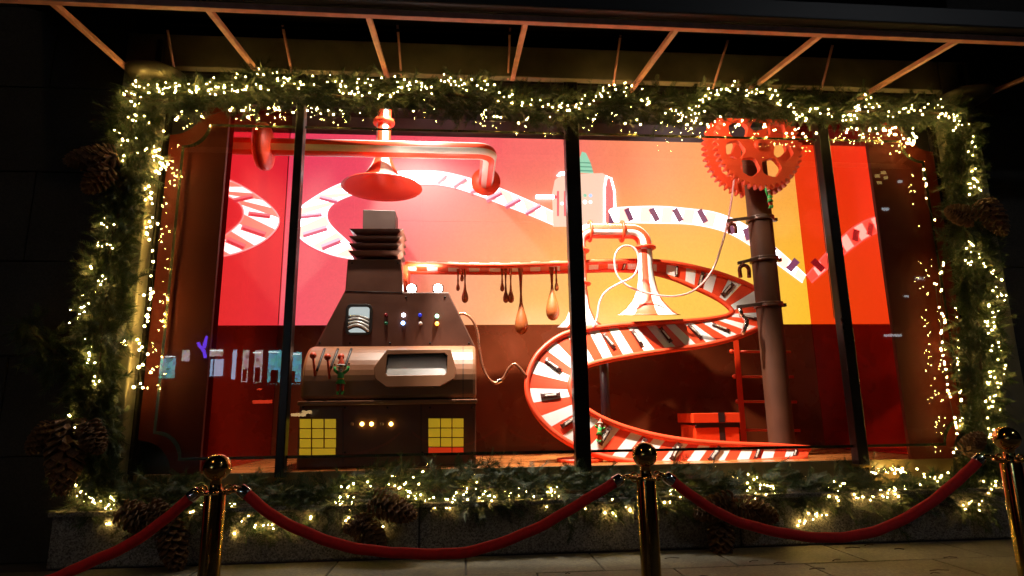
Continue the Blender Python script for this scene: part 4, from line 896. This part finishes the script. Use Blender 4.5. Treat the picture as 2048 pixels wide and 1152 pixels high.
string([[(240, 190), (262, 168), (300, 175), (350, 182), (400, 176), (430, 165), (470, 160), (520, 140), (560, 155), (610, 168)], [(300, 185), (360, 182), (420, 185), (500, 178), (560, 165), (600, 178)], [(255, 190), (330, 178), (470, 170)]], 'bright fairy lights in the top garland, from its left corner to the left mullion')
string([[(610, 170), (650, 165), (700, 170), (760, 158), (800, 165), (850, 170), (900, 172), (950, 160), (985, 165), (1005, 190)], [(650, 182), (700, 186), (760, 190), (800, 182), (870, 185)], [(860, 160), (900, 160), (910, 175), (980, 168)]], 'bright fairy lights in the top garland between left mullion and its centre')
string([[(1000, 190), (1050, 210), (1100, 212), (1140, 215), (1180, 198), (1215, 180), (1250, 168), (1280, 190), (1310, 215)], [(1020, 205), (1080, 208), (1130, 220), (1170, 208), (1220, 190)], [(1240, 180), (1270, 200), (1300, 205)]], 'bright fairy lights in the top garland around the middle mullion')
string([[(1310, 215), (1345, 232), (1380, 225), (1420, 188), (1460, 168), (1500, 182), (1530, 175), (1560, 205), (1600, 230)], [(1340, 235), (1380, 230), (1420, 210)], [(1410, 200), (1440, 180), (1475, 175)], [(1500, 180), (1555, 200), (1600, 235), (1640, 222)]], 'bright fairy lights in the top garland above the gears')
string([[(1600, 230), (1640, 220), (1690, 238), (1740, 195), (1790, 225), (1850, 220), (1880, 208), (1930, 240), (1945, 270), (1940, 300)], [(1690, 240), (1740, 205), (1780, 215)], [(1780, 225), (1830, 220), (1870, 212), (1900, 232), (1935, 250)], [(1860, 222), (1890, 235), (1930, 262)]], 'bright fairy lights in the top garland at its right end')
string([[(250, 190), (268, 215), (285, 235), (300, 250)], [(240, 250), (245, 285), (265, 275)], [(245, 300), (240, 320)], [(262, 210), (275, 240), (290, 262), (280, 290), (290, 310)], [(214, 420), (210, 440), (205, 470), (195, 500)], [(218, 455), (222, 480), (215, 500)], [(195, 500), (185, 530), (200, 560), (185, 590), (165, 605), (155, 640), (150, 660)], [(207, 540), (210, 570), (195, 575)]], 'cool white fairy lights down the upper half of the left garland', step=12)
string([[(165, 680), (180, 690), (180, 720), (185, 760), (180, 780)], [(178, 700), (190, 730), (186, 770)], [(160, 830), (130, 822)], [(165, 850), (150, 860)], [(105, 955), (118, 948)], [(150, 970), (165, 1000), (158, 985)]], 'sparse fairy lights down the lower half of the left garland', step=13)
string([[(335, 255), (325, 290), (310, 310), (330, 335), (302, 350), (298, 385), (290, 420)], [(318, 300), (328, 320), (300, 372)], [(305, 440), (295, 460), (303, 500), (300, 580), (292, 640)], [(300, 575), (298, 595)], [(262, 668), (287, 700), (285, 740), (280, 780)], [(250, 690), (262, 680)]], 'yellow bulbs added for garland lights reflected in the left jamb', step=11, Y=(-.14, -.10), r=.0078)  # extra bulbs stand for the garland lights reflected in the jamb
string([[(340, 232), (420, 222), (480, 214), (560, 222), (620, 215), (700, 222), (750, 220)], [(480, 222), (520, 216), (600, 226)], [(835, 215), (860, 208), (880, 214)], [(965, 225), (985, 230), (1040, 238), (1110, 250)]], 'yellow fairy lights on the underside of the top garland, left half', step=14, Y=(-.12, -.06), r=.0068)
string([[(1165, 236), (1210, 232), (1300, 240)], [(1330, 230), (1400, 245), (1500, 248)], [(1320, 240), (1380, 228)], [(1520, 250), (1570, 268), (1620, 268), (1650, 262)], [(1690, 258), (1760, 262), (1800, 262), (1830, 290)], [(1705, 268), (1745, 272), (1790, 258), (1815, 280)], [(1830, 255), (1850, 280), (1805, 275)]], 'yellow fairy lights on the underside of the top garland, right half', step=12, Y=(-.12, -.06), r=.0068)
string([[(1940, 300), (1955, 330), (1945, 350), (1952, 385), (1930, 398)], [(1948, 350), (1955, 375)], [(1922, 490), (1950, 495), (1958, 520), (1945, 535)], [(1930, 510), (1945, 530)], [(1960, 520), (1990, 545), (2010, 585), (2012, 615)], [(1985, 580), (2000, 600), (1985, 620)]], 'fairy lights down the upper half of the right garland', step=10)
string([[(2000, 620), (1975, 635), (1985, 655), (1990, 690), (1992, 720), (1975, 750), (1990, 780), (1982, 830)], [(1980, 650), (1990, 680), (1996, 705)], [(2005, 720), (1998, 760), (1980, 775)], [(1970, 800), (1985, 815), (1995, 830)], [(1985, 830), (1978, 860), (1990, 890)]], 'fairy lights down the lower half of the right garland', step=9)
string([[(1848, 335), (1855, 400), (1870, 440)], [(1885, 525), (1880, 560), (1890, 620), (1885, 700), (1895, 770), (1905, 810), (1915, 870), (1910, 900), (1905, 930)], [(1872, 565), (1882, 640), (1884, 720)], [(1908, 600), (1920, 760), (1922, 860)]], 'thin row of fairy lights on the right jamb inside the garland', spread=3, step=17, Y=(-.12, -.07), r=.0056)
string([[(150, 970), (160, 1000), (195, 1000), (215, 1010), (235, 1030), (258, 1052), (300, 1050)], [(185, 1000), (215, 995), (230, 1008)], [(200, 1020), (210, 1040), (300, 1052)], [(250, 1030), (290, 1025)], [(405, 985), (392, 1005), (380, 1030), (365, 1045)], [(395, 1010), (410, 1015)], [(450, 1010), (465, 1005)]], 'bright fairy lights in the bottom garland left of the first stanchion', step=10)
string([[(475, 1050), (520, 1052), (555, 1055), (590, 1060)], [(500, 1035), (520, 1025)], [(620, 1040), (650, 1020), (680, 1000), (700, 1015)], [(640, 1045), (665, 1025), (690, 1005), (715, 1012)], [(688, 972), (720, 965), (738, 975)], [(780, 962), (800, 978), (832, 962), (838, 952)], [(800, 980), (820, 990), (812, 1010), (792, 1018)], [(815, 970), (828, 995), (840, 1000)], [(695, 1040), (730, 1048), (770, 1042)], [(850, 997), (862, 1008), (880, 1025), (905, 1022)]], 'bright fairy lights in the bottom garland in front of the machine', step=8)
string([[(900, 1010), (920, 990), (935, 998), (960, 970), (970, 985)], [(890, 995), (910, 1010)], [(930, 1018), (955, 1005), (985, 1015)], [(960, 985), (990, 1000), (985, 1020)], [(1010, 985), (1040, 985), (1060, 985), (1080, 1005)], [(1065, 1010), (1090, 1005), (1110, 980), (1120, 985)], [(1095, 975), (1115, 990), (1130, 998)], [(1105, 1010), (1120, 1000)], [(1185, 1015), (1220, 1030), (1260, 1020)], [(1210, 1005), (1250, 1010), (1265, 1025)]], 'bright fairy lights in the bottom garland around the middle mullion', step=8)
string([[(1310, 985), (1330, 1003), (1360, 1000), (1385, 985)], [(1320, 970), (1345, 985)], [(1488, 955), (1500, 950), (1515, 958)], [(1490, 990), (1520, 975), (1550, 968), (1562, 1000)], [(1500, 1000), (1530, 985), (1555, 1005)], [(1495, 1012), (1520, 1002), (1540, 990)], [(1580, 1015), (1600, 1045), (1630, 1045), (1640, 1028)], [(1598, 1048), (1615, 1038), (1650, 1020)]], 'bright fairy lights in the bottom garland right of the middle stanchion', step=7)
string([[(1655, 1000), (1668, 965), (1690, 972)], [(1668, 985), (1675, 1000)], [(1690, 990), (1740, 990), (1800, 982), (1840, 970)], [(1700, 1000), (1730, 995), (1780, 985), (1815, 1000)], [(1750, 992), (1800, 975), (1830, 985)], [(1840, 950), (1880, 955), (1910, 962)], [(1915, 1000), (1950, 1020), (1972, 990), (1992, 965)], [(1920, 1015), (1940, 1000), (1965, 1020)], [(1965, 960), (1985, 985), (1992, 995)]], 'bright fairy lights in the bottom garland near the right stanchion', step=8)
string([[(1745, 945), (1780, 938), (1820, 945)], [(1760, 948), (1810, 940)]], 'low row of yellow fairy lights on the sill left of the right corner', spread=4, step=8, Y=(-.05, -.04), r=.007)
# ------------------------------------------------------------------ pine cones
def make_cone(seed):
    r = random.Random(seed); o = thing('pine_cone', (0, 0, 0), 'x', 'pine cone', 'large pine cones in the garland'); L, Rm = 1., .27
    sc = MB(); N = 84
    for i in range(N):
        t = (i + .5) / N; z = t * L; rad = Rm * (math.sin(math.pi * min(1, .22 + t * .78)) ** .65); a = i * 2.39996 + r.uniform(-.12, .12); ca, sa = math.cos(a), math.sin(a)
        out = Vector((ca, sa, .10 + .75 * t + r.uniform(-.12, .12))); out.normalize(); sd = Vector((-sa, ca, 0)); b0 = Vector((ca * rad * .3, sa * rad * .3, z - .03)); ln = rad * .80 + .03; w = .045 + .05 * math.sin(math.pi * t)
        e_ = b0 + out * ln; nrm = sd.cross(out)
        vs = [b0 - sd * w * .35, b0 + sd * w * .35, e_ + sd * w, e_ + out * .045 - nrm * .03, e_ - sd * w]
        vs += [v + nrm * (-.02 if q not in (0, 1) else -.01) for q, v in enumerate(vs)]
        sc.add(vs, [(0, 1, 2, 3, 4), (9, 8, 7, 6, 5), (0, 5, 6, 1), (1, 6, 7, 2), (2, 7, 8, 3), (3, 8, 9, 4), (4, 9, 5, 0)])
    part('scales', sc, CONEM, o); part('core', MB().lathe([(0, 0), (.09, .03), (.12, .4), (.07, .85), (0, 1)], (0, 0, 0), n=10), BARK, o)
    return o
cones = [(235, 312, 135, 325, 'dark pine cone pointing out to the left at the upper left garland'), (225, 335, 172, 385, 'dark pine cone angled down below another at the upper left garland'), (140, 838, 128, 985, 'largest hanging pine cone at the lower left garland'), (110, 850, 62, 905, 'pine cone lit orange leaning left beside the largest hanging cone'), (175, 845, 205, 905, 'small pine cone half hidden right of the largest hanging cone'),
         (245, 1020, 310, 1050, 'pine cone lit by fairy lights in the bottom left corner'), (300, 1012, 345, 1045, 'dim pine cone partly behind the left velvet rope'), (338, 1040, 360, 1140, 'long pine cone hanging below the left rope'), (742, 1000, 830, 1032, 'brown pine cone lying sideways under the machine'), (735, 1035, 690, 1062, 'pine cone below the sideways one, pointing left'), (715, 1040, 768, 1098, 'pine cone hanging down just above the middle rope'),
         (1465, 1000, 1390, 1030, 'pine cone pointing left behind the right rope'), (1478, 1010, 1552, 1036, 'pine cone pointing right behind the right rope'), (1440, 1030, 1440, 1125, 'dark pine cone hanging in shadow under the right rope'), (1945, 440, 1890, 420, 'pine cone with red lit scales at the upper right garland'), (1960, 400, 2005, 470, 'dark pine cone beside the red lit one at the right garland'), (1925, 905, 1960, 868, 'dark pine cone beside the right stanchion ball')]
protos = [make_cone(1), make_cone(2)]; used = [False, False]
for i, (a, b, c, d, lab) in enumerate(cones):
    k = i % 2; o = protos[k] if not used[k] else copy_tree(protos[k]); used[k] = True
    o['label'] = lab; p0, p1 = at(a, b, -.36), at(c, d, -.36 if b < 980 else -.42); ax = p1 - p0; L = ax.length
    p0.y -= .02
    z = ax.normalized(); x = Vector((0, 1, 0)).cross(z).normalized(); y = z.cross(x)
    M = Matrix((x, y, z)).transposed().to_4x4(); M.translation = p0; wf = min(1.1, max(.78, .30 / L)) if L < .45 else .78
    o.matrix_world = M @ Matrix.Diagonal((L * wf, L * wf, L, 1))
# ------------------------------------------------------------------ twigs and leaves fallen on the pavement
tw = MB()
for k in range(15):
    x, y = random.uniform(at(1100, 1110, -.6).x, at(1900, 1110, -.6).x), random.uniform(-1.3, -.38); a = random.uniform(-.5, .5); L = random.uniform(.03, .16)
    tw.tube([(x, y, GZ + .006), (x + L * .5 * math.cos(a), y + L * .5 * math.sin(a) + .01, GZ + .009), (x + L * math.cos(a), y + L * math.sin(a), GZ + .006)], .0028, 4)
o = part('fallen_twigs', tw, BARK); dress(o, kind='stuff')
# ------------------------------------------------------------------ across the street: what the panes mirror
def mir(px_, py_, d):
    q = at(px_, py_, d); return Vector((q.x, -q.y, q.z))
sf = thing('shopfront', mir(450, 760, 15), 'lit shopfront across the street mirrored in the left pane', 'building')
a, b = mir(240, 760, 15), mir(760, 760, 15)
part('wall', MB().box(a.x - 8, b.x + 14, -15.6, -15.1, GZ, GZ + 7), mat('shop_wall', (.03, .028, .026), .8, var=.2), sf)
def shopmat(name, col, s, sc):
    m = mat(name, (.1, .1, .1), .4); n = m.node_tree; bb = n.nodes['Principled BSDF']; tcx = n.nodes.new('ShaderNodeTexCoord'); vo = n.nodes.new('ShaderNodeTexVoronoi'); vo.inputs['Scale'].default_value = sc; vo.distance = 'CHEBYCHEV'
    n.links.new(tcx.outputs['Object'], vo.inputs['Vector']); mm = n.nodes.new('ShaderNodeMix'); mm.data_type = 'RGBA'; mm.blend_type = 'MULTIPLY'; mm.inputs[0].default_value = .93; mm.inputs[6].default_value = (*col, 1)
    hs_ = n.nodes.new('ShaderNodeHueSaturation'); hs_.inputs['Saturation'].default_value = .35; hs_.inputs['Value'].default_value = 1.1; n.links.new(vo.outputs['Color'], hs_.inputs['Color']); n.links.new(hs_.outputs[0], mm.inputs[7]); n.links.new(mm.outputs[2], bb.inputs['Emission Color']); bb.inputs['Emission Strength'].default_value = s; return m
SM1, SM2, SM3 = shopmat('shelves_teal', (.16, .72, .85), 5.5, 9), emis('shop_panel_blue', (.55, .72, 1), 6), shopmat('shelves_mixed', (1, .88, .82), 4.6, 10)
for x0, x1, y0, y1, m in ((316, 350, 716, 756, SM1), (362, 378, 700, 722, SM3), (418, 445, 698, 712, SM3), (418, 446, 718, 752, SM2), (461, 474, 700, 758, SM2), (480, 497, 700, 764, SM3), (505, 525, 700, 766, SM3), (533, 562, 700, 768, SM1), (578, 603, 704, 768, SM1)):
    p0, p1 = mir(x0, y1, 15), mir(x1, y0, 15)
    part('window', MB().box(min(p0.x, p1.x), max(p0.x, p1.x), -15.09, -15.04, p0.z, p1.z), m, sf)
for x0, x1, y0, y1 in ((505, 522, 704, 706), (536, 558, 703, 705), (581, 600, 707, 709), (420, 444, 700, 702), (330, 349, 712, 714)):
    p0, p1 = mir(x0, y1, 14.98), mir(x1, y0, 14.98); part('ceiling_tube', MB().box(min(p0.x, p1.x), max(p0.x, p1.x), -15.03, -14.99, p0.z, p1.z), emis('tube_white', (.9, 1, 1), 12), sf)
for x0, x1, y0, y1 in ((508, 520, 735, 764), (540, 556, 740, 766), (582, 590, 742, 767), (484, 493, 738, 762), (424, 428, 718, 752)):
    p0, p1 = mir(x0, y1, 14.97), mir(x1, y0, 14.97); part('display_shelf', MB().box(min(p0.x, p1.x), max(p0.x, p1.x), -15.03, -14.98, p0.z, p1.z), mat('shelf_dark', (.05, .05, .06), .6), sf)
p0, p1 = mir(300, 770, 14.99), mir(620, 764, 14.99); part('stall_riser', MB().box(min(p0.x, p1.x), max(p0.x, p1.x), -15.03, -14.99, p0.z, p1.z), MATS['shelf_dark'], sf)
b2 = thing('office_building', mir(1800, 800, 24), 'dark office building across the street with small lit windows added for glints at right', 'building')
qa, qb = mir(1500, 800, 24), mir(2100, 800, 24)
part('wall', MB().box(qa.x, qb.x, -24.6, -24.1, GZ, GZ + 16), mat('office_wall', (.02, .019, .018), .85, var=.3), b2)
for wx0, wy0, ww, wh, cold in ((1782, 322, 12, 5, 1), (1826, 342, 14, 6, 1), (1838, 364, 12, 5, 1), (1766, 415, 12, 5, 1), (1798, 360, 7, 5, 1), (1752, 348, 8, 6, 0), (1764, 342, 8, 5, 0), (1756, 362, 8, 5, 0), (1770, 352, 6, 5, 0), (1833, 553, 22, 6, 1), (1810, 590, 8, 4, 1), (1770, 668, 34, 5, 1)):
    p0, p1 = mir(wx0, wy0 + wh, 24), mir(wx0 + ww, wy0, 24)
    w = part('window', MB().box(p0.x, p1.x, -24.09, -24.03, p0.z, p1.z), emis('added_glint_cold', (.9, .95, 1), 3.2) if cold else emis('added_glint_warm', (1, .66, .2), 3.0), b2)  # small glowing windows added to put glints in the right pane
ns_ = thing('neon_sign', mir(405, 690, 14.8), 'violet zigzag neon shape high on the facade across the street', 'neon sign')
part('tube', MB().tube([mir(x, y, 14.9) for x, y in ((396, 685), (405, 700), (414, 673), (409, 695), (398, 692), (408, 702), (411, 716))], .05, 6), emis('violet_neon', (.16, .05, 1), 10), ns_)
# parked car by the kerb behind the camera
car = thing('parked_car', (mir(560, 860, 8).x, -8, GZ), 'dark parked car with lit tail lamp mirrored in the left pane', 'car')
cx = mir(500, 800, 7.18).x; z0 = GZ
CB = mat('car_black', (.012, .012, .014), .12, .3, coat=1.)
pf = [(0, .35), (.02, .75), (.12, .95), (.5, 1.0), (1.0, 1.38), (1.5, 1.46), (2.3, 1.44), (3.0, 1.02), (3.9, .90), (4.25, .72), (4.3, .35), (3.9, .28), (.4, .28)]
part('body', MB().prism([(cx + a_, -8.8, z0 + b_) for a_, b_ in pf], (0, 1.6, 0)), CB, car, .08)
part('side_window', MB().prism([(cx + a_, -7.19, z0 + b_) for a_, b_ in ((.72, 1.02), (1.08, 1.32), (1.5, 1.39), (2.25, 1.37), (2.85, 1.02))], (0, .006, 0)), mat('car_glass', (.02, .02, .025), .05, .2), car)
for wx_ in (.85, 3.4):
    for wy in (-8.78, -7.24):
        wl = part('wheel', MB().lathe([(.0, -.1), (.31, -.1), (.33, -.06), (.33, .06), (.31, .1), (0, .1)], (cx + wx_, wy, z0 + .33), (0, 1, 0), 24), mat('tyre', (.015, .015, .015), .8), car)
        part('rim', MB().lathe([(.0, -.105), (.2, -.105), (.2, .105), (0, .105)], (cx + wx_, wy, z0 + .33), (0, 1, 0), 12), CHROME, wl)
def lampbox(nm, x0, x1, y0, y1, m):
    p0, p1 = mir(x0, y1, 7.18), mir(x1, y0, 7.18)
    part(nm, MB().box(p0.x, p1.x, -7.2, -7.17, p0.z, p1.z), m, car, .01)
lampbox('tail_lamp', 505, 545, 800, 807, emis('tail_red', (1, .06, .02), 7)); lampbox('tail_lamp', 514, 524, 777, 780, MATS['tail_red'])
lampbox('added_headlight', 582, 612, 826, 833, emis('head_warm', (1, .62, .25), 7)); lampbox('added_headlight', 604, 624, 821, 828, MATS['head_warm'])  # lamps added on this car for another car's mirrored headlights
# street lamp on the far kerb
slp = thing('street_lamp', (7.2, -8.6, GZ), 'tall street lamp standing behind the viewer across the road', 'street lamp')
part('pole', MB().tube([(7.2, -8.9, GZ), (7.2, -8.9, GZ + 7.8), (7.15, -8.4, GZ + 8.1)], .06, 8), BLACKM, slp)
part('head', MB().box(6.9, 7.4, -8.5, -7.7, GZ + 8.08, GZ + 8.16), BLACKM, slp, .02)
part('lamp_lens', MB().box(6.94, 7.36, -8.45, -7.75, GZ + 8.06, GZ + 8.078), emis('street_lamp_glow', (.92, .95, 1), 52), slp)
sl2 = thing('street_lamp', (-4.6, -8.0, GZ), 'added unseen amber street lamp behind the viewer, brightening the left side', 'street lamp')  # second lamp, out of view, added to lift the dark left surround board
part('pole', MB().tube([(-4.6, -8.3, GZ), (-4.6, -8.3, GZ + 7.4), (-4.6, -7.6, GZ + 7.8)], .06, 8), BLACKM, sl2)
part('head', MB().box(-4.85, -4.35, -7.7, -6.9, GZ + 7.78, GZ + 7.86), BLACKM, sl2, .02)
part('lamp_lens', MB().box(-4.81, -4.39, -7.65, -6.95, GZ + 7.76, GZ + 7.778), emis('added_amber_glow', (1, .62, .30), 26), sl2)
